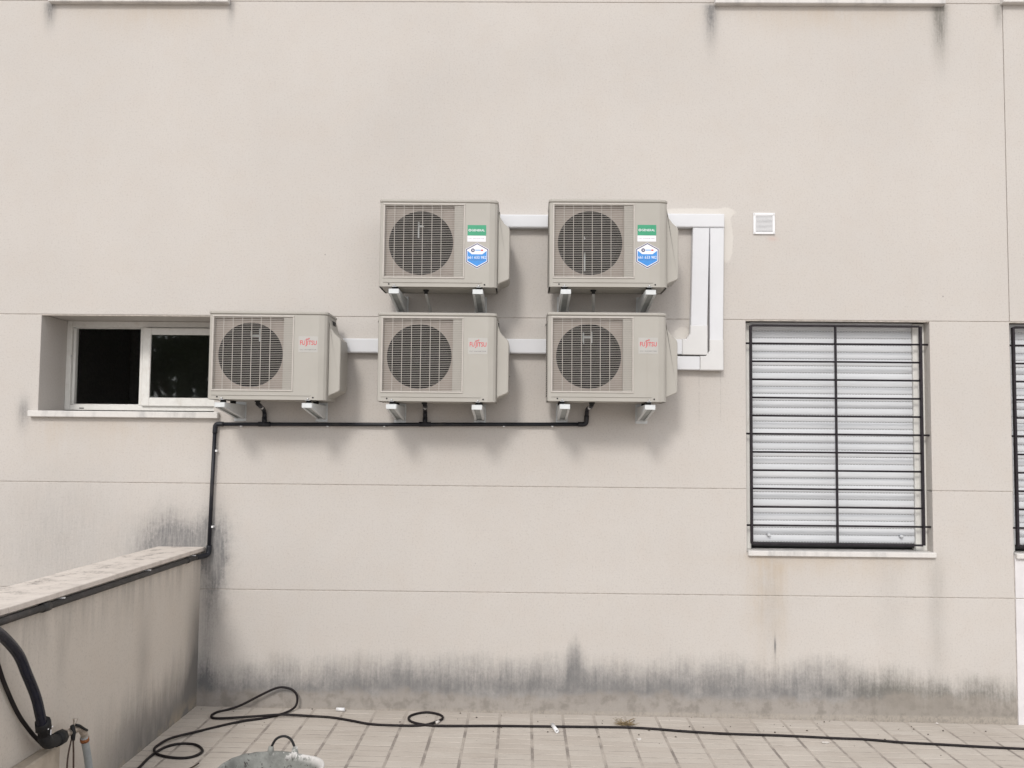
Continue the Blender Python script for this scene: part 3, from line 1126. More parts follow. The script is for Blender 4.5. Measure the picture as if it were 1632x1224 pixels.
ME['cover'] = to_mesh('valve_cover', b_)
ME['recess'] = to_mesh('handle_recess', boxbm(AW - 0.004, AW + 0.010, 0.15, 0.235, 0.518, 0.545))
b_ = bmesh.new()
box(b_, 0.012, AW - 0.012, 0.006, AD - 0.004, 0.002, 0.006)
box(b_, 0.10, 0.68, 0.05, 0.25, -0.002, 0.002, 0.002)
ME['pan'] = to_mesh('base_pan', b_)
b_ = bmesh.new()
box(b_, 0.035, OPX1, 0.150, 0.160, 0.055, 0.56)
ME['coil'] = to_mesh('coil', b_)
b_ = bmesh.new()
for k in range(34):
    box(b_, -0.003, 0.0005, 0.085, AD - 0.012, 0.045 + k * 0.0146, 0.050 + k * 0.0146)
ME['sideguard'] = to_mesh('side_guard', b_)
ME['sidecoil'] = to_mesh('side_coil', boxbm(-0.0008, 0.001, 0.08, AD - 0.01, 0.035, 0.54))
b_ = bmesh.new()
box(b_, FCX - 0.034, FCX - 0.024, 0.132, 0.140, 0.13, 0.47)
box(b_, FCX + 0.024, FCX + 0.032, 0.132, 0.140, 0.40, 0.49)
box(b_, FCX - 0.0235, FCX + 0.0235, 0.133, 0.139, 0.432, 0.446)
ME['mount'] = to_mesh('motor_mount', b_)
ME['screw'] = to_mesh('screw', tube(bmesh.new(), [(0, 0.001, 0), (0, -0.0025, 0)], 0.0055, 8))
ME['screw_small'] = to_mesh('screw', tube(bmesh.new(), [(0, 0.001, 0), (0, -0.0015, 0)], 0.0032, 8))


def hexagon(cx, cz, w, h):
    return [(cx, cz + h / 2), (cx + w / 2, cz + h * 0.255), (cx + w / 2, cz - h * 0.245), (cx, cz - h / 2), (cx - w / 2, cz - h * 0.245), (cx - w / 2, cz + h * 0.255)]


def infinity_bm(cx, cz, w, h, y, r):
    pts = []
    for k in range(25):
        t = 2 * math.pi * k / 24
        px = math.sin(t)
        pz = math.sin(2 * t) * 0.5
        pts.append(Vector((cx + w / 2 * (px * 0.9 + pz * 0.15), y, cz + h * (pz * 0.9 + px * 0.42))))
    bm = tube(bmesh.new(), pts, r, 6, caps=False)
    for v_ in bm.verts:
        v_.co.y = y + (v_.co.y - y) * 0.1
    return bm


def ac_unit(loc, label, brand, seed):
    rnd = random.Random(seed)
    t = thing('air_conditioner', label, 'air conditioner', loc, 'air conditioner outdoor units hung on the facade')
    cas = link_mesh('casing', ME['casing'], M['casing'], t)
    link_mesh('lid', ME['lid'], M['casing'], t)
    link_mesh('base_pan', ME['pan'], M['casing'], t)
    for sx in (0.068, 0.706):
        link_mesh('screw', ME['screw'], M['dark'], cas, loc=(sx, 0, 0.0165))
    cover = link_mesh('valve_cover', ME['cover'], M['casing'], t)
    link_mesh('handle_recess', ME['recess'], M['dark'], cas)
    g = link_mesh('fan_guard', ME['frame'], M['grille'], t)
    link_mesh('louvre_plate', ME['lplate'], M['casing'], g)
    n = 40
    for k in range(n):
        z = OPZ0 + 0.006 + k * (OPZ1 - OPZ0 - 0.012) / (n - 1)
        link_mesh('guard_slat', ME['gslat'], M['grille'], g, loc=(0, 0, z))
    for k in range(6):
        link_mesh('guard_bar', ME['gbar'], M['grille'], g, loc=(0.108 + 0.0625 * k - 0.008, 0, 0))
    sh_ = link_mesh('fan_shroud', ME['shroud'], M['shroud'], t)
    link_mesh('fan_tunnel', ME['tunnel'], M['fan'], sh_)
    fan = link_mesh('fan', ME['hub'], M['fan'], t)
    # turn the fan to its own resting angle about its axis
    ang = rnd.uniform(0, 2.1)
    fan.matrix_local = (Matrix.Translation((FCX, 0, FCZ)) @ Matrix.Rotation(ang, 4, 'Y') @ Matrix.Translation((-FCX, 0, -FCZ)))
    for m_ in ME['blades']:
        link_mesh('fan_blade', m_, M['fan'], fan)
    link_mesh('coil', ME['coil'], M['coil'], t)
    link_mesh('motor_mount', ME['mount'], M['bracket_in'], t)
    link_mesh('side_coil', ME['sidecoil'], M['coil'], t)
    structure(link_mesh('side_guard', ME['sideguard'], M['casing'], t), 'stuff')
    # drain nozzle under the pan
    b_ = bmesh.new()
    tube(b_, [(0.305, 0.12, 0.004), (0.305, 0.12, -0.012), (0.305, 0.12, -0.014), (0.305, 0.12, -0.030)], [0.020, 0.020, 0.012, 0.012], 12)
    link('drain_nozzle', b_, M['rubber'], t)
    for fx in (0.105, 0.668) if brand == 'g' else (0.100, 0.672):
        b_ = bmesh.new()
        tube(b_, [(fx, 0.035, 0.002), (fx, 0.035, -0.006), (fx, 0.035, -0.016), (fx, 0.035, -0.0215)], [0.026, 0.017, 0.020, 0.020], 12)
        link('rubber_foot', b_, M['rubber'], t)
        b_ = bmesh.new()
        tube(b_, [(fx, 0.035, 0.001), (fx, 0.235, 0.001)], 0.004, 6)
        b_.clear()
        tube(b_, [(fx, 0.245, 0.002), (fx, 0.245, -0.0215)], 0.020, 12)
        link('rubber_foot', b_, M['rubber'], t)
        b_ = bmesh.new()
        box(b_, fx - 0.016, fx + 0.016, -0.012, 0.006, -0.003, 0.0005, 0.001)
        tube(b_, [(fx, -0.006, 0.0), (fx, -0.006, 0.013)], 0.0055, 8)
        link('mounting_bolt', b_, M['steel'], t)
    if brand == 'f':
        st = link('brand_label', boxbm(0.602, 0.731, -0.0012, -0.0002, 0.318, 0.424), M['label'], t)
        y = -0.0016
        link('lettering', text_bm('FU', 0.0325, 0.030, 0.6125, 0.366, y, 0.012), M['red'], st)
        link('lettering', text_bm('J', 0.010, 0.039, 0.6475, 0.357, y, 0.012), M['red'], st)
        link('lettering', text_bm('ITSU', 0.0615, 0.030, 0.6615, 0.366, y, 0.012), M['red'], st)
        link('infinity_mark', infinity_bm(0.662, 0.405, 0.027, 0.010, y, 0.0016), M['red'], st)
        link('lettering', text_bm('DC INVERTER', 0.111, 0.0075, 0.612, 0.331, y), M['grey_ink'], st)
    else:
        y = -0.0016
        st = link('brand_label', boxbm(0.589, 0.713, -0.0012, -0.0002, 0.347, 0.418), M['sticker_green'], t)
        link('lettering', text_bm('GENERAL', 0.089, 0.0150, 0.6155, 0.3755, y, 0.014), M['sticker_white'], st)
        b_ = bmesh.new()
        pts = [(0.604 + 0.0078 * math.cos(a_), y, 0.383 + 0.0068 * math.sin(a_)) for a_ in (2 * math.pi * k / 16 for k in range(17))]
        tube(b_, pts, 0.0018, 6, caps=False)
        for v_ in b_.verts:
            v_.co.y = y + (v_.co.y - y) * 0.1
        box(b_, 0.6028, 0.6052, y - 0.0002, y, 0.379, 0.387)
        link('round_mark', b_, M['sticker_white'], st)
        wl = link('model_label', boxbm(0.588, 0.7115, -0.0012, -0.0002, 0.306, 0.3465), M['sticker_white'], t)
        link('lettering', text_bm('DC INVERTER', 0.106, 0.0080, 0.597, 0.322, y), M['mauve_ink'], wl)
        cx, cz, w, h = 0.654, 0.211, 0.155, 0.176
        hx = link('phone_sticker', prism(bmesh.new(), hexagon(cx, cz, w, h), 'y', -0.0012, 0.0002), M['sticker_white'], t)
        link('sticker_border', poly_bm(hexagon(cx, cz, w - 0.006, h - 0.007), -0.0015), M['sticker_navy'], hx)
        link('sticker_field', poly_bm(hexagon(cx, cz, w - 0.018, h - 0.0205), -0.0018), M['sticker_white'], hx)
        iw, ih = w - 0.026, h - 0.034
        bl = [(cx - iw / 2, cz + ih * 0.24), (cx - iw * 0.27, cz + ih * 0.07), (cx + iw * 0.27, cz + ih * 0.07), (cx + iw / 2, cz + ih * 0.24),
              (cx + iw / 2, cz - ih * 0.245), (cx, cz - ih / 2), (cx - iw / 2, cz - ih * 0.245)]
        link('blue_field', poly_bm(bl, -0.0021), M['sticker_blue'], hx)
        link('lettering', text_bm('661 633 982', 0.122, 0.0185, cx - 0.061, cz - 0.0205, -0.0024, 0.0), M['sticker_white'], hx)
        link('lettering', boxbm(cx - 0.052, cx + 0.050, -0.0024, -0.0021, cz - 0.0295, cz - 0.0278), M['sticker_navy'], hx)
        ec = (cx - 0.028, cz + 0.0365)
        ring = [(ec[0] + 0.0125 * math.cos(a_), ec[1] + 0.0125 * math.sin(a_)) for a_ in (2 * math.pi * k / 20 for k in range(20))]
        link('round_emblem', poly_bm(ring, -0.0021), M['sticker_navy'], hx)
        tri = [(ec[0] - 0.006, ec[1] + 0.004), (ec[0] + 0.007, ec[1] + 0.003), (ec[0] + 0.0005, ec[1] - 0.0075)]
        link('round_emblem', poly_bm(tri, -0.0024), M['sticker_white'], hx)
        link('logo_mark', boxbm(cx - 0.013, cx + 0.024, -0.0024, -0.0021, cz + 0.033, cz + 0.041), M['sticker_sky'], hx)
        link('logo_mark', boxbm(cx + 0.026, cx + 0.040, -0.0024, -0.0021, cz + 0.032, cz + 0.0415), M['red'], hx)
        b_ = bmesh.new()
        tube(b_, catmull([(0.305, 0.12, -0.026), (0.312, 0.20, -0.07), (0.318, 0.30, -0.12), (0.322, 0.37, -0.20), (0.325, 0.39, -0.32)], 5), 0.0105, 10)
        link('drain_tube', b_, M['grey_tube'], t)
    return t


FY = -0.42
UNITS = [
    ((-0.976, FY, 2.899), 'upper left air conditioner with green label and blue phone sticker', 'g'),
    ((0.158, FY, 2.906), 'upper right air conditioner with green label and blue sticker beside the vertical white ducts', 'g'),
    ((-2.104, FY, 2.137), 'lower left air conditioner with red lettering hanging in front of the small window', 'f'),
    ((-0.976, FY, 2.135), 'middle air conditioner of the lower row with red lettering', 'f'),
    ((0.152, FY, 2.145), 'lower right air conditioner with red lettering beside the duct elbows', 'f'),
]
for i, (loc, lab, br) in enumerate(UNITS):
    u_ = ac_unit(loc, lab, br, i * 3 + 2)
    u_.rotation_euler = (0, (0.0010, -0.0006, 0.0012, 0.0016, -0.0004)[i], (0.003, -0.002, 0.001, -0.004, 0.002)[i])

# ------------------------------------------------------------------ brackets
b_ = bmesh.new()
bw_ = 0.034
L0, L1 = -0.462, -0.006
for s in (-1, 1):
    xa_, xb_ = (s * bw_, s * (bw_ - 0.0035))
    prism(b_, [(L0 + 0.002, -0.003), (L0 + 0.002, -0.030), (L0 + 0.018, -0.034), (L1, -0.098), (L1, -0.003)], 'x', min(xa_, xb_), max(xa_, xb_))
box(b_, -bw_, bw_, L0, L1, -0.0031, 0.0, 0.001)
box(b_, -bw_ + 0.0036, bw_ - 0.0036, L0, L0 + 0.004, -0.031, -0.0032)
# folded lower flanges
for s in (-1, 1):
    xa_, xb_ = sorted((s * (bw_ - 0.0036), s * (bw_ - 0.016)))
    prism(b_, [(L0 + 0.018, -0.034), (L0 + 0.018, -0.031), (L1, -0.095), (L1, -0.098)], 'x', xa_, xb_)
ME['arm'] = to_mesh('arm', b_)
b_ = bmesh.new()
prism(b_, [(L0 + 0.006, -0.022), (L0 + 0.006, -0.027), (L1, -0.088), (L1, -0.083)], 'x', -bw_ + 0.0038, bw_ - 0.0038)
ME['web'] = to_mesh('lower_web', b_)
ME['plate'] = to_mesh('wall_plate', boxbm(-0.042, 0.042, -0.006, -0.0005, -0.115, 0.02, 0.001))
BR = [(-0.868, 2.877, 'left bracket under the upper left air conditioner'), (-0.312, 2.877, 'right bracket under the upper left air conditioner'),
      (0.270, 2.882, 'left bracket under the upper right air conditioner'), (0.830, 2.882, 'right bracket under the upper right air conditioner'),
      (-2.004, 2.115, 'left bracket under the lower left air conditioner beside the window sill'),
      (-1.427, 2.115, 'right bracket under the lower left air conditioner'),
      (-0.872, 2.113, 'left bracket under the middle air conditioner of the lower row'),
      (-0.309, 2.113, 'right bracket under the middle air conditioner of the lower row'),
      (0.268, 2.123, 'left bracket under the lower right air conditioner'), (0.826, 2.123, 'right bracket under the lower right air conditioner')]
for x_, z_, lab in BR:
    t = thing('wall_bracket', 'white ' + lab, 'bracket', (x_, 0, z_), 'white wall brackets carrying the air conditioners')
    link_mesh('arm', ME['arm'], M['bracket'], t)
    link_mesh('lower_web', ME['web'], M['bracket_in'], t)
    link_mesh('wall_plate', ME['plate'], M['bracket'], t)

# ------------------------------------------------------------------ white ducts
DG = 'white plastic ducts joining the air conditioners'
DY = -0.062


def duct(bm, x0, x1, z0, z1, y1=-0.0008, dy=0.0):
    return box(bm, x0, x1, DY + dy, y1, z0, z1, 0.005, 2)


t = thing('cable_duct', 'white horizontal duct between the two upper air conditioners', 'duct', (0, 0, 3.43), DG)
link('duct', duct(bmesh.new(), -0.40, 0.36, -0.045, 0.048), M['duct'], t)
t = thing('cable_duct', 'white horizontal duct from upper right air conditioner to the vertical pair', 'duct', (1.2, 0, 3.44), DG)
link('duct', duct(bmesh.new(), -0.45, 0.202, -0.046, 0.052), M['duct'], t)
t = thing('cable_duct', 'white horizontal duct between the lower left and middle air conditioners', 'duct', (-1.2, 0, 2.53), DG)
link('duct', duct(bmesh.new(), -0.30, 0.45, -0.042, 0.058), M['duct'], t)
t = thing('cable_duct', 'white horizontal duct between the middle and lower right air conditioners', 'duct', (0, 0, 2.54), DG)
link('duct', duct(bmesh.new(), -0.35, 0.36, -0.048, 0.054), M['duct'], t)


for d_ in [o for o in list(bpy.data.objects) if o.name.split('.')[0] == 'duct']:
    xs_ = [v_.co.x for v_ in d_.data.vertices]
    zs_ = [v_.co.z for v_ in d_.data.vertices]
    cut = random.uniform(0.35, 0.65)
    link('duct_lid', boxbm(min(xs_) + 0.003, max(xs_) - 0.003, DY - 0.0022, DY + 0.001, min(zs_) + 0.007, max(zs_) - 0.007, bevel=0.001), M['duct'], d_.parent)


def slanted(bm, xb0, xb1, z0, xt0, xt1, z1, dy=0.0):
    pts = [(xb0, z0), (xb1, z0), (xt1, z1), (xt0, z1)]
    return prism(bm, pts, 'y', DY + dy, -0.0008, bevel=0.004)


# inner run
t = thing('cable_duct', 'inner white vertical duct turning left into the lower right air conditioner', 'duct', (1.23, 0, 2.5), DG)
link('duct', slanted(bmesh.new(), 1.163 - 1.23, 1.279 - 1.23, 2.690 - 2.5, 1.180 - 1.23, 1.297 - 1.23, 3.391 - 2.5), M['duct'], t)
e = 0.003
ptsE = [(0.885 - 1.23 + 0.27, 2.490 - 2.5), (1.281 - 1.23, 2.490 - 2.5), (1.281 - 1.23, 2.700 - 2.5), (1.160 - 1.23, 2.700 - 2.5), (1.158 - 1.23, 2.640 - 2.5),
        (1.132 - 1.23, 2.604 - 2.5), (0.885 - 1.23 + 0.27, 2.604 - 2.5)]
ptsE[0] = (1.133 - 1.23 - 0.03, -0.008)
ptsE[-1] = (1.133 - 1.23 - 0.03, 0.103)
link('elbow', prism(bmesh.new(), ptsE, 'y', DY - e, -0.0008, bevel=0.005), M['elbow'], t)
link('duct', duct(bmesh.new(), 0.80 - 1.23, 1.104 - 1.23, -0.005, 0.100, dy=0.001), M['duct'], t)
# outer run
t = thing('cable_duct', 'outer white vertical duct turning left below the inner duct elbow', 'duct', (1.34, 0, 2.4), DG)
link('duct', slanted(bmesh.new(), 1.296 - 1.34, 1.389 - 1.34, 2.59 - 2.4, 1.3005 - 1.34, 1.400 - 1.34, 3.391 - 2.4), M['duct'], t)
ptsE = [(1.228 - 1.34, 2.384 - 2.4), (1.3915 - 1.34, 2.384 - 2.4), (1.3915 - 1.34, 2.600 - 2.4), (1.294 - 1.34, 2.600 - 2.4), (1.294 - 1.34, 2.520 - 2.4),
        (1.268 - 1.34, 2.484 - 2.4), (1.228 - 1.34, 2.484 - 2.4)]
link('elbow', prism(bmesh.new(), ptsE, 'y', DY - e, -0.0008, bevel=0.005), M['elbow'], t)
link('duct', duct(bmesh.new(), 0.82 - 1.34, 1.2275 - 1.34, 2.387 - 2.4, 2.482 - 2.4, dy=0.001), M['duct'], t)

# ------------------------------------------------------------------ air vent
vt_ = thing('air_vent', 'small square white air vent with louvres on the bare wall above the shuttered window', 'vent', (1.618, 0, 3.360))
VS = 0.153
b_ = bmesh.new()
fwid = 0.017
box(b_, 0, VS, -0.012, -0.0005, 0, fwid, 0.002)
box(b_, 0, VS, -0.012, -0.0005, VS - fwid, VS, 0.002)
box(b_, 0, fwid, -0.0115, -0.0005, fwid, VS - fwid, 0.002)
box(b_, VS - fwid, VS, -0.0115, -0.0005, fwid, VS - fwid, 0.002)
link('frame', b_, M['white'], vt_)
link('backing', boxbm(fwid - 0.001, VS - fwid + 0.001, -0.003, -0.001, fwid - 0.001, VS - fwid + 0.001), M['grey_ink'], vt_)
b_ = bmesh.new()
box(b_, fwid, VS - fwid, -0.0090, -0.0070, 0.0, 0.0058)
me = to_mesh('slat', b_)
for k in range(13):
    link_mesh('slat', me, M['white'], vt_, loc=(0, 0, fwid + 0.0040 + k * 0.0090))
for a in (0.008, VS - 0.008):
    for b in (0.008, VS - 0.008):
        link_mesh('screw', ME['screw_small'], M['steel'], vt_, loc=(a, -0.012, b))

# ------------------------------------------------------------------ security grilles
def security_grille(x0, x1, z0, z1, rx0, rx1, label):
    t = thing('security_grille', label, 'window grille', (x0, 0.03, z0), 'black window grilles')
    W, H = x1 - x0, z1 - z0
    fl = 0.0080
    for xx in (0, W):
        link('upright', boxbm(xx - fl, xx + fl, -0.014, 0.014, 0, H, bevel=0.001), M['iron'], t)
    link('middle_upright', boxbm(W / 2 - 0.0052, W / 2 + 0.0052, -0.014, 0.014, 0.0065, H - 0.0065, bevel=0.001), M['iron'], t)
    for zz in (0.0, H):
        link('rail', boxbm(fl + 0.0005, W - fl - 0.0005, -0.013, 0.013, zz - 0.0062, zz + 0.0062, bevel=0.001), M['iron'], t)
    for k in range(1, 12):
        zz = H * k / 12
        pin = k in (1, 6, 11)
        a, b = (rx0 - x0 + 0.001, rx1 - x0 - 0.001) if pin else (0, W)
        bm_ = bmesh.new()
        tube(bm_, [(a, 0, zz), (W / 2, 0, zz + random.uniform(-0.0015, 0.0015)), (b, 0, zz)], 0.0068, 8)
        link('bar', bm_, M['iron'], t)
    return t


security_grille(1.603, 2.800, 1.178, 2.714, BIG[0], BIG[1], 'black steel grille over the whole shuttered window below the air vent')
security_grille(3.452, 4.650, 1.178, 2.714, BIG2[0], BIG2[1], 'black steel grille cut off by the right edge of the photo')

# ------------------------------------------------------------------ drain pipe
dp = thing('drain_pipe', 'thin black drain pipe running under the lower air conditioners and down to the low wall', 'pipe', (-2.172, -0.028, 1.977))
ORG = Vector((-2.172, -0.028, 1.977))
R_ = 0.0135


def rel(p):
    return Vector(p) - ORG


def pz(x):
    return 1.977 + (x + 2.172) * 0.0088


def ptube(name, pts, r, mat='pipe', n=12):
    return link(name, tube(bmesh.new(), [rel(p) for p in pts], r, n), M[mat], dp)


Yp = -0.028
ptube('pipe_run', [(-2.15, Yp, pz(-2.15)), (-1.0, Yp - 0.001, pz(-1.0) - 0.002), (0.42, Yp, pz(0.42))], R_)
ptube('pipe_run', [(-2.1725, Yp, 1.955), (-2.183, Yp - 0.002, 1.5), (-2.192, Yp, 1.085)], R_)
ptube('elbow', catmull([(-2.115, Yp, pz(-2.11)), (-2.150, Yp, 1.978), (-2.168, Yp, 1.968), (-2.1725, Yp, 1.945), (-2.173, Yp, 1.912)], 4), 0.0170)
ptube('elbow', catmull([(-2.1915, Yp, 1.13), (-2.192, Yp, 1.095), (-2.198, Yp - 0.010, 1.068), (-2.215, Yp - 0.05, 1.062), (-2.234, Yp - 0.14, 1.063)], 4), 0.0185)
ptube('pipe_run', [(-2.234, -0.12, 1.0625), (-2.2345, -1.0, 1.0715), (-2.2345, -2.0, 1.0815), (-2.2345, -3.2, 1.094)], 0.0175, 'pipe_dusty')
ptube('coupling', [(-2.2345, -0.30, 1.0643), (-2.2345, -0.345, 1.0647)], 0.0205, 'pipe_dusty')
ptube('coupling', [(-2.2345, -2.14, 1.083), (-2.2345, -2.20, 1.0837)], 0.0225, 'pipe_dusty')
for tx, sx in ((-1.826, -1.799), (-0.694, -0.671), (0.440, 0.457)):
    z0 = pz(tx)
    if tx < 0.3:
        ptube('tee', [(tx - 0.042, Yp, pz(tx - 0.042)), (tx + 0.042, Yp, pz(tx + 0.042))], 0.0175)
        ptube('tee', [(tx, Yp, z0), (tx, Yp, z0 + 0.05)], 0.0172)
    else:
        ptube('elbow', catmull([(tx - 0.06, Yp, pz(tx - 0.06)), (tx - 0.02, Yp, z0), (tx - 0.003, Yp, z0 + 0.012), (tx, Yp, z0 + 0.06)], 4), 0.0170)
    ptube('riser', catmull([(tx, Yp, z0 + 0.03), (tx + 0.001, Yp - 0.004, z0 + 0.078), (tx + 0.003, Yp - 0.05, z0 + 0.105), (tx + 0.012, Yp - 0.115, z0 + 0.112)], 5), 0.0150)
    ptube('drain_spout', [(tx + 0.010, Yp - 0.10, z0 + 0.110), (sx - 0.002, Yp - 0.20, z0 + 0.118)], 0.0125, 'white')
    ptube('drain_spout', [(sx - 0.001, Yp - 0.19, z0 + 0.117), (sx, -0.30, z0 + 0.135)], 0.0150)
for cx_ in (-1.99, -1.38, -0.98, -0.14, 0.20):
    link('pipe_clip', boxbm(cx_ - 0.006, cx_ + 0.006, -0.018, 0.026, -0.019, -0.0135).copy() if False else
         boxbm(cx_ - ORG.x - 0.006, cx_ - ORG.x + 0.006, -0.006, 0.0275, pz(cx_) - ORG.z - 0.0190, pz(cx_) - ORG.z - 0.0120), M['white'], dp)
for cz_ in (1.79, 1.26):
    xx = -2.172 - (1.977 - cz_) * 0.0225
    link('pipe_clip', boxbm(xx - ORG.x + 0.011, xx - ORG.x + 0.022, -0.008, 0.0275, cz_ - ORG.z - 0.007, cz_ - ORG.z + 0.007), M['white'], dp)
for cy_ in (-0.22, -0.98, -2.02):
    zz = 1.0615 - 0.01 * cy_
    link('pipe_clip', boxbm(-2.256 - ORG.x, -2.216 - ORG.x, cy_ - ORG.y - 0.007, cy_ - ORG.y + 0.007, zz - ORG.z + 0.0165, zz - ORG.z + 0.0215), M['white'], dp)

# ------------------------------------------------------------------ hose, tap, thin cable on the low wall
ho = thing('water_hose', 'thick black plastic hose curving down to the tap coupling on the low wall', 'hose', (-2.160, -2.278, 0.574))
O2 = Vector((-2.160, -2.278, 0.574))


def h2(name, pts, r, mat, parent, org, n=12, smooth=True):
    return link(name, tube(bmesh.new(), [Vector(p) - org for p in pts], r, n), M[mat], parent)


h2('hose_pipe', catmull([(-2.151, -3.113, 1.026), (-2.151, -2.867, 1.099), (-2.155, -2.730, 1.090), (-2.160, -2.543, 0.962), (-2.160, -2.450, 0.844), (-2.160, -2.367, 0.726), (-2.160, -2.322, 0.633), (-2.160, -2.300, 0.579)], 6),
   0.0225, 'hose', ho, O2, 16)
h2('coupling', [(-2.160, -2.300, 0.597), (-2.160, -2.292, 0.584), (-2.160, -2.286, 0.559), (-2.160, -2.281, 0.556), (-2.160, -2.276, 0.530)], [0.034, 0.036, 0.036, 0.030, 0.030], 'rubber', ho, O2, 8)
h2('elbow', catmull([(-2.160, -2.278, 0.549), (-2.160, -2.267, 0.505), (-2.160, -2.229, 0.481), (-2.160, -2.170, 0.474), (-2.160, -2.126, 0.474)], 4), 0.0285, 'rubber', ho, O2, 12)
h2('lock_nut', [(-2.160, -2.165, 0.473), (-2.160, -2.111, 0.473)], 0.0345, 'rubber', ho, O2, 8)
b_ = bmesh.new()
box(b_, 0.028, 0.031, -0.028, 0.018, -0.012, -0.006, 0.001)
box(b_, 0.028, 0.031, -0.004, 0.002, -0.042, -0.012, 0.001)
link('mark', b_, M['sticker_white'], ho)

O3 = Vector((-2.160, -2.033, 0.466))
tp = thing('water_tap', 'weathered metal tap with dark lever sticking out beside the low wall', 'tap', tuple(O3))
h2('tap_body', [(-2.160, -2.116, 0.473), (-2.160, -2.082, 0.473), (-2.160, -2.077, 0.471), (-2.160, -2.013, 0.466), (-2.160, -1.984, 0.463)], [0.024, 0.024, 0.016, 0.016, 0.018], 'brass', tp, O3)
h2('spout', catmull([(-2.160, -2.023, 0.470), (-2.160, -1.974, 0.468), (-2.160, -1.925, 0.451), (-2.160, -1.885, 0.412), (-2.160, -1.876, 0.378)], 4), 0.0175, 'brass', tp, O3)
h2('stem', [(-2.160, -2.013, 0.466), (-2.155, -1.998, 0.500), (-2.155, -1.995, 0.520)], [0.010, 0.008, 0.013], 'brass', tp, O3, 8)
h2('lever', [(-2.146, -2.008, 0.494), (-2.139, -1.984, 0.484), (-2.136, -1.944, 0.458), (-2.133, -1.915, 0.441)], 0.0065, 'rubber', tp, O3, 8)
h2('lever', [(-2.149, -2.038, 0.500), (-2.146, -2.028, 0.466), (-2.141, -2.043, 0.432)], [0.010, 0.012, 0.010], 'rubber', tp, O3, 8)
h2('wire_loop', catmull([(-2.141, -2.057, 0.441), (-2.136, -2.092, 0.387), (-2.131, -2.111, 0.329), (-2.131, -2.102, 0.275), (-2.131, -2.067, 0.260), (-2.131, -2.048, 0.284), (-2.133, -2.045, 0.348), (-2.141, -2.038, 0.437)], 5),
   0.0042, 'wire', tp, O3, 6)
O4 = Vector((-2.160, -1.866, 0.378))
gh = thing('garden_hose', 'grey rubber hose hanging from the tap with rusty clamp', 'hose', tuple(O4))
h2('hose_pipe', catmull([(-2.160, -1.885, 0.399), (-2.160, -1.868, 0.358), (-2.160, -1.836, 0.279), (-2.155, -1.817, 0.181), (-2.131, -1.827, 0.030), (-2.100, -1.885, 0.035), (-2.020, -2.033, 0.040)], 5), 0.0185, 'grey_hose', gh, O4, 12)
h2('hose_clamp', [(-2.160, -1.882, 0.393), (-2.160, -1.876, 0.376)], 0.0215, 'rust', gh, O4, 14)
O5 = Vector((-2.23, -2.3, 0.6))
tc = thing('thin_cable', 'thin black cable hanging along the low wall left of the thick hose', 'cable', tuple(O5))
h2('cable_run', catmull([(-2.22, -2.85, 1.05), (-2.235, -2.60, 0.99), (-2.238, -2.54, 0.904), (-2.238, -2.484, 0.81), (-2.238, -2.372, 0.658), (-2.235, -2.28, 0.560), (-2.232, -2.199, 0.486), (-2.225, -2.120, 0.425), (-2.21, -2.061, 0.398)], 6),
   0.0095, 'cable', tc, O5, 10)

# ------------------------------------------------------------------ cable lying on the paving
A = [[-2.135, -1.40], [-2.143, -1.236], [-2.154, -1.05], [-2.134, -0.894], [-2.074, -0.821], [-1.977, -0.825], [-1.901, -0.911],
     [-1.889, -0.988], [-1.931, -1.056], [-2.021, -1.062], [-2.123, -1.016], [-2.175, -0.943], [-2.188, -0.865], [-2.145, -0.756],
     [-2.03, -0.562], [-1.851, -0.364], [-1.70, -0.262]]
B = [[-1.605, -0.150, 0.024], [-1.555, -0.060, 0.040], [-1.544, -0.045, 0.098], [-1.571, -0.043, 0.144], [-1.628, -0.042, 0.165], [-1.693, -0.043, 0.160],
     [-1.80, -0.045, 0.111], [-1.929, -0.060, 0.046], [-2.010, -0.105, 0.027]]
Cc = [[-2.060, -0.165], [-2.070, -0.243], [-2.015, -0.300], [-1.795, -0.285], [-1.6, -0.225], [-1.393, -0.204], [-1.263, -0.223], [-1.125, -0.282],
      [-0.968, -0.351], [-0.74, -0.361], [-0.64, -0.34], [-0.576, -0.281], [-0.529, -0.194], [-0.549, -0.11], [-0.627, -0.058],
      [-0.698, -0.078], [-0.753, -0.155], [-0.741, -0.252], [-0.672, -0.316], [-0.536, -0.350], [-0.208, -0.325], [0.08, -0.313],
      [0.452, -0.298], [0.701, -0.293], [0.864, -0.307], [1.063, -0.345], [1.342, -0.377], [1.703, -0.389], [2.018, -0.417],
      [2.215, -0.427], [2.436, -0.473], [2.666, -0.494], [2.928, -0.523], [3.161, -0.543], [3.606, -0.57], [4.4, -0.60]]
RC = 0.0080
pts = [(x, y, gz(x) + RC) for x, y in A] + [(x, y, max(z, gz(x) + RC)) for x, y, z in B] + [(x, y, gz(x) + RC) for x, y in Cc]
# lift later passes over earlier ones where they cross
over = {i: 0.012 for i in (13, 29, 30)}
for i in over:
    if i < len(pts):
        pts[i] = (pts[i][0], pts[i][1], pts[i][2] + over[i])
OC = Vector((0, -0.35, 0))
cb = thing('floor_cable', 'long black cable with loops snaking along the paving at the foot of the facade', 'cable', tuple(OC))
link('cable_run', tube(bmesh.new(), [p - OC for p in catmull(pts, 7)], RC, 9), M['cable'], cb)
link('tape_band', tube(bmesh.new(), [Vector((-0.562, -0.285, gz(-0.56) + RC)) - OC, Vector((-0.548, -0.255, gz(-0.56) + RC)) - OC], 0.0098, 9), M['flake'], cb)

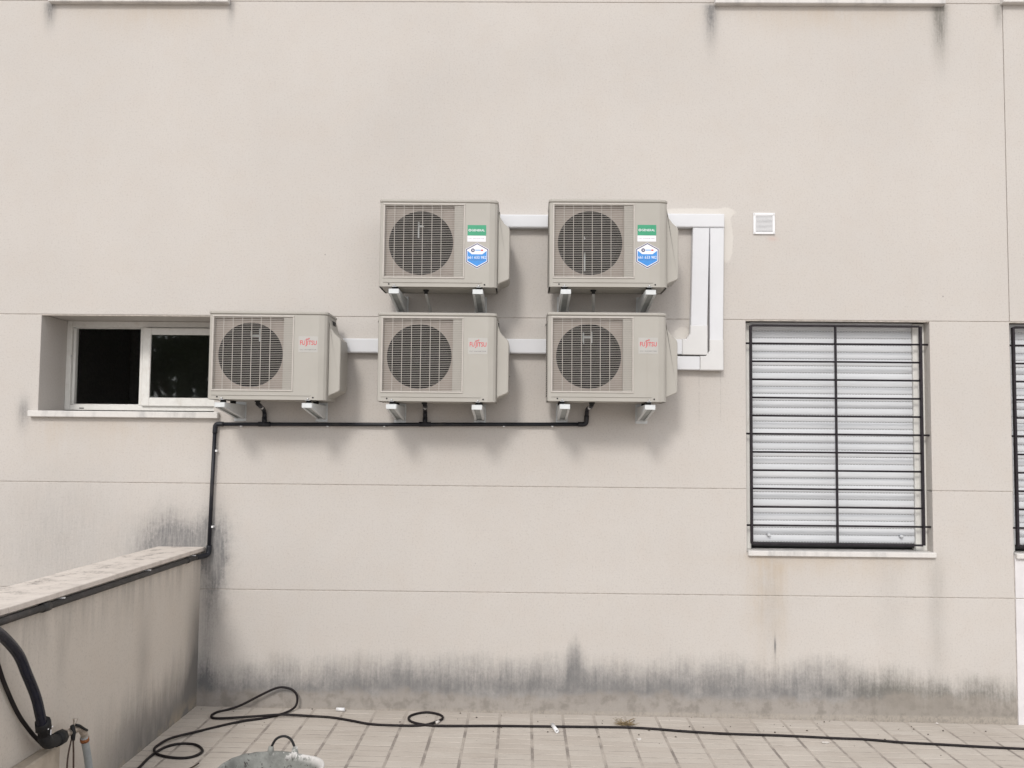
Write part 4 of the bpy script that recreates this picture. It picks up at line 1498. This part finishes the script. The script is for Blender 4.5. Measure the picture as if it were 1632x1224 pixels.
# ------------------------------------------------------------------ mortar bucket
bk = thing('mortar_bucket', 'grey mortar crusted rubber bucket with loop handle at bottom of the photo', 'bucket', (-1.176, -2.115, gz(-1.157) + 0.0))
prof = [(0.005, 0.012), (0.165, 0.012), (0.185, 0.03), (0.225, 0.30), (0.238, 0.326), (0.246, 0.330), (0.250, 0.322), (0.240, 0.305), (0.196, 0.02), (0.180, 0.0), (0.005, 0.0)]
b_ = lathe(bmesh.new(), prof, 48)
rnd = random.Random(3)
for v_ in b_.verts:
    r = math.hypot(v_.co.x, v_.co.y)
    if r > 0.1:
        a = math.atan2(v_.co.y, v_.co.x)
        k = 1 + 0.012 * math.sin(2 * a + 0.6) + 0.006 * math.sin(5 * a) + rnd.uniform(-0.002, 0.002)
        v_.co.x *= k
        v_.co.y *= k
        if v_.co.z > 0.3:
            v_.co.z += 0.006 * math.sin(3 * a + 1) + rnd.uniform(-0.002, 0.002)
bmesh.ops.recalc_face_normals(b_, faces=b_.faces)
link('tub', b_, M['bucket'], bk)
b_ = lathe(bmesh.new(), [(0.001, 0.055), (0.10, 0.050), (0.195, 0.045)], 32)
for v_ in b_.verts:
    v_.co.z += rnd.uniform(-0.008, 0.008)
link('mortar_residue', b_, M['bucket'], bk)
for s in (1, -1):
    b_ = bmesh.new()
    tube(b_, catmull([(-0.060, s * 0.236, 0.305), (-0.058, s * 0.243, 0.345), (-0.036, s * 0.250, 0.385), (0, s * 0.254, 0.398), (0.036, s * 0.250, 0.385), (0.058, s * 0.243, 0.345), (0.060, s * 0.236, 0.305)], 5),
         [0.008] * 4 + [0.0062] * 23 + [0.008] * 4, 10)
    link('handle', b_, M['rubber'], bk)
    for hx in (-0.060, 0.060):
        b_ = bmesh.new()
        tube(b_, [(hx, s * 0.236, 0.29), (hx, s * 0.240, 0.325), (hx * 0.985, s * 0.244, 0.352)], [0.020, 0.017, 0.012], 10)
        link('handle_lug', b_, M['bucket'], bk)

# ------------------------------------------------------------------ litter on the paving
def hollow_tube(name, a, b, r, label, cat):
    a, b = Vector(a), Vector(b)
    bm_ = bmesh.new()
    d = (b - a).normalized()
    tube(bm_, [a, b], r, 14, caps=False)
    tube(bm_, [a, b], r * 0.62, 14, caps=False)
    vs1 = list(bm_.verts)
    n_ = 14
    for e0, e1 in ((0, 2 * n_), (n_, 3 * n_)):
        for k in range(n_):
            bm_.faces.new((vs1[e0 + k], vs1[e0 + (k + 1) % n_], vs1[e1 + (k + 1) % n_], vs1[e1 + k]))
    bmesh.ops.recalc_face_normals(bm_, faces=bm_.faces)
    c = (a + b) / 2
    for v_ in bm_.verts:
        v_.co -= c
    o = link(name, bm_, M['white'], loc=c)
    return tag(o, label, cat)


hollow_tube('plastic_tube', (0.205, -0.318, 0.020), (0.232, -0.425, 0.012), 0.0125, 'white plastic tube end lying across the black cable', 'plastic tube')
hollow_tube('plastic_tube', (-1.272, -0.050, 0.026), (-1.214, -0.056, 0.025), 0.0120, 'short white plastic tube lying against the foot of the facade', 'plastic tube')


def flake(x, y, s, label, seed):
    rn = random.Random(seed)
    n_ = 7
    o_ = [(s * rn.uniform(0.4, 1) * math.cos(2 * math.pi * k / n_), 0.6 * s * rn.uniform(0.4, 1) * math.sin(2 * math.pi * k / n_)) for k in range(n_)]
    b_ = prism(bmesh.new(), o_, 'z', 0.001, 0.006)
    for v_ in b_.verts:
        v_.co.z += rn.uniform(0, 0.006)
    return tag(link('paint_flake', b_, M['flake'], loc=(x, y, gz(x))), label, 'flake')


flake(0.747, -0.521, 0.028, 'white paint flake on the paving in front of the dry weed', 1)
flake(1.931, -0.497, 0.030, 'white paint flake on the paving before the shuttered window', 2)
flake(2.840, -0.035, 0.018, 'small white chip at the foot of the facade under the window edge', 3)
# dry weed
rw = random.Random(5)
b_ = bmesh.new()
for k in range(46):
    a = rw.uniform(0, 2 * math.pi)
    l = rw.uniform(0.03, 0.10)
    el = rw.uniform(0.05, 0.55)
    p0 = Vector((rw.uniform(-.03, .03), rw.uniform(-.02, .02), 0.004))
    p1 = p0 + Vector((math.cos(a) * math.cos(el), math.sin(a) * math.cos(el) * 0.6, math.sin(el))) * l * 0.5
    p2 = p1 + Vector((math.cos(a + rw.uniform(-.8, .8)), math.sin(a) * 0.6, rw.uniform(-.1, .3))) * l * 0.5
    p2.z = max(p2.z, 0.004)
    tube(b_, [p0, p1, p2], [0.0026, 0.002, 0.001], 4)
    if rw.random() < 0.6:
        s = rw.uniform(0.006, 0.012)
        b_.faces.new([b_.verts.new(p2 + Vector(c) * s) for c in ((-1, 0, 0), (0, -.5, .3), (1, 0, .1), (0, .5, .2))])
tag(link('dry_weed', b_, M['weed'], loc=(0.69, -0.215, gz(0.69))), 'small tuft of dry brown weed growing from a paving joint behind the cable', 'weed')
b_ = tube(bmesh.new(), catmull([(0, 0, 0.006), (0.05, 0.05, 0.008), (0.10, 0.13, 0.010), (0.125, 0.19, 0.016)], 4), 0.0045, 6)
tag(link('twig', b_, M['twig'], loc=(-1.955, -1.36, gz(-1.955))), 'thin dark twig on the paving left of the bucket', 'twig')
# crumbs of mortar and soil
b_ = bmesh.new()
rw = random.Random(11)
for k in range(75):
    x = rw.uniform(-2.2, 3.5)
    y = -abs(rw.gauss(0, 0.28)) - 0.01 if rw.random() < 0.7 else rw.uniform(-1.2, -0.05)
    s = rw.choice((0.003, 0.004, 0.005, 0.008))
    c = Vector((x, y, gz(x) + s * 0.4))
    vs1 = [b_.verts.new(c + Vector(d) * s * rw.uniform(0.6, 1.2)) for d in ((1, 0, 0), (0, 1, 0), (-1, 0, 0), (0, -1, 0), (0, 0, 0.8), (0, 0, -0.8))]
    for q in ((0, 1, 4), (1, 2, 4), (2, 3, 4), (3, 0, 4), (1, 0, 5), (2, 1, 5), (3, 2, 5), (0, 3, 5)):
        b_.faces.new([vs1[i] for i in q])
structure(link('crumbs', b_, M['crumb']), 'stuff')

# ------------------------------------------------------------------ tree across the courtyard, mirrored in the small window
tr = thing('tree', 'leafy tree across the courtyard behind the camera, seen mirrored in the small window', 'tree', (-9.0, -17.0, -0.1))
rw = random.Random(21)
b_ = bmesh.new()
tube(b_, catmull([(0, 0, 0), (0.1, 0.05, 1.2), (0.0, 0.1, 2.4), (0.15, 0.0, 4.2)], 4), [0.24 - 0.012 * i for i in range(13)], 10)
limbs = []
for k in range(9):
    a = k * 2.4
    z0 = rw.uniform(1.5, 3.6)
    e_ = Vector((math.cos(a) * rw.uniform(1.4, 2.6), math.sin(a) * rw.uniform(1.2, 2.2), z0 + rw.uniform(0.8, 2.4)))
    tube(b_, [(0.05, 0.05, z0), tuple((Vector((0.05, 0.05, z0)) + e_) / 2 + Vector((0, 0, 0.2))), tuple(e_)], [0.09, 0.06, 0.025], 6)
    limbs.append(e_)
link('trunk', b_, M['bark'], tr)
verts, faces = [], []
cl = [(e_ + Vector((rw.uniform(-.8, .8), rw.uniform(-.8, .8), rw.uniform(-.8, .6))), rw.uniform(0.6, 1.3)) for e_ in limbs for _ in range(6)]
for c, r in cl:
    for k in range(300):
        d = Vector((rw.gauss(0, 1), rw.gauss(0, 1), rw.gauss(0, 0.8)))
        d = d.normalized() * r * rw.random() ** 0.45
        p = c + d
        u = Vector((rw.gauss(0, 1), rw.gauss(0, 1), rw.gauss(0, 1))).normalized()
        w = u.orthogonal().normalized()
        s = rw.uniform(0.06, 0.11)
        i0 = len(verts)
        verts += [p - u * s, p + w * s * 0.5, p + u * s, p - w * s * 0.5]
        faces.append((i0, i0 + 1, i0 + 2, i0 + 3))
me = bpy.data.meshes.new('crown')
me.from_pydata([tuple(v_) for v_ in verts], [], faces)
link_mesh('crown', me, M['leaf'], tr)
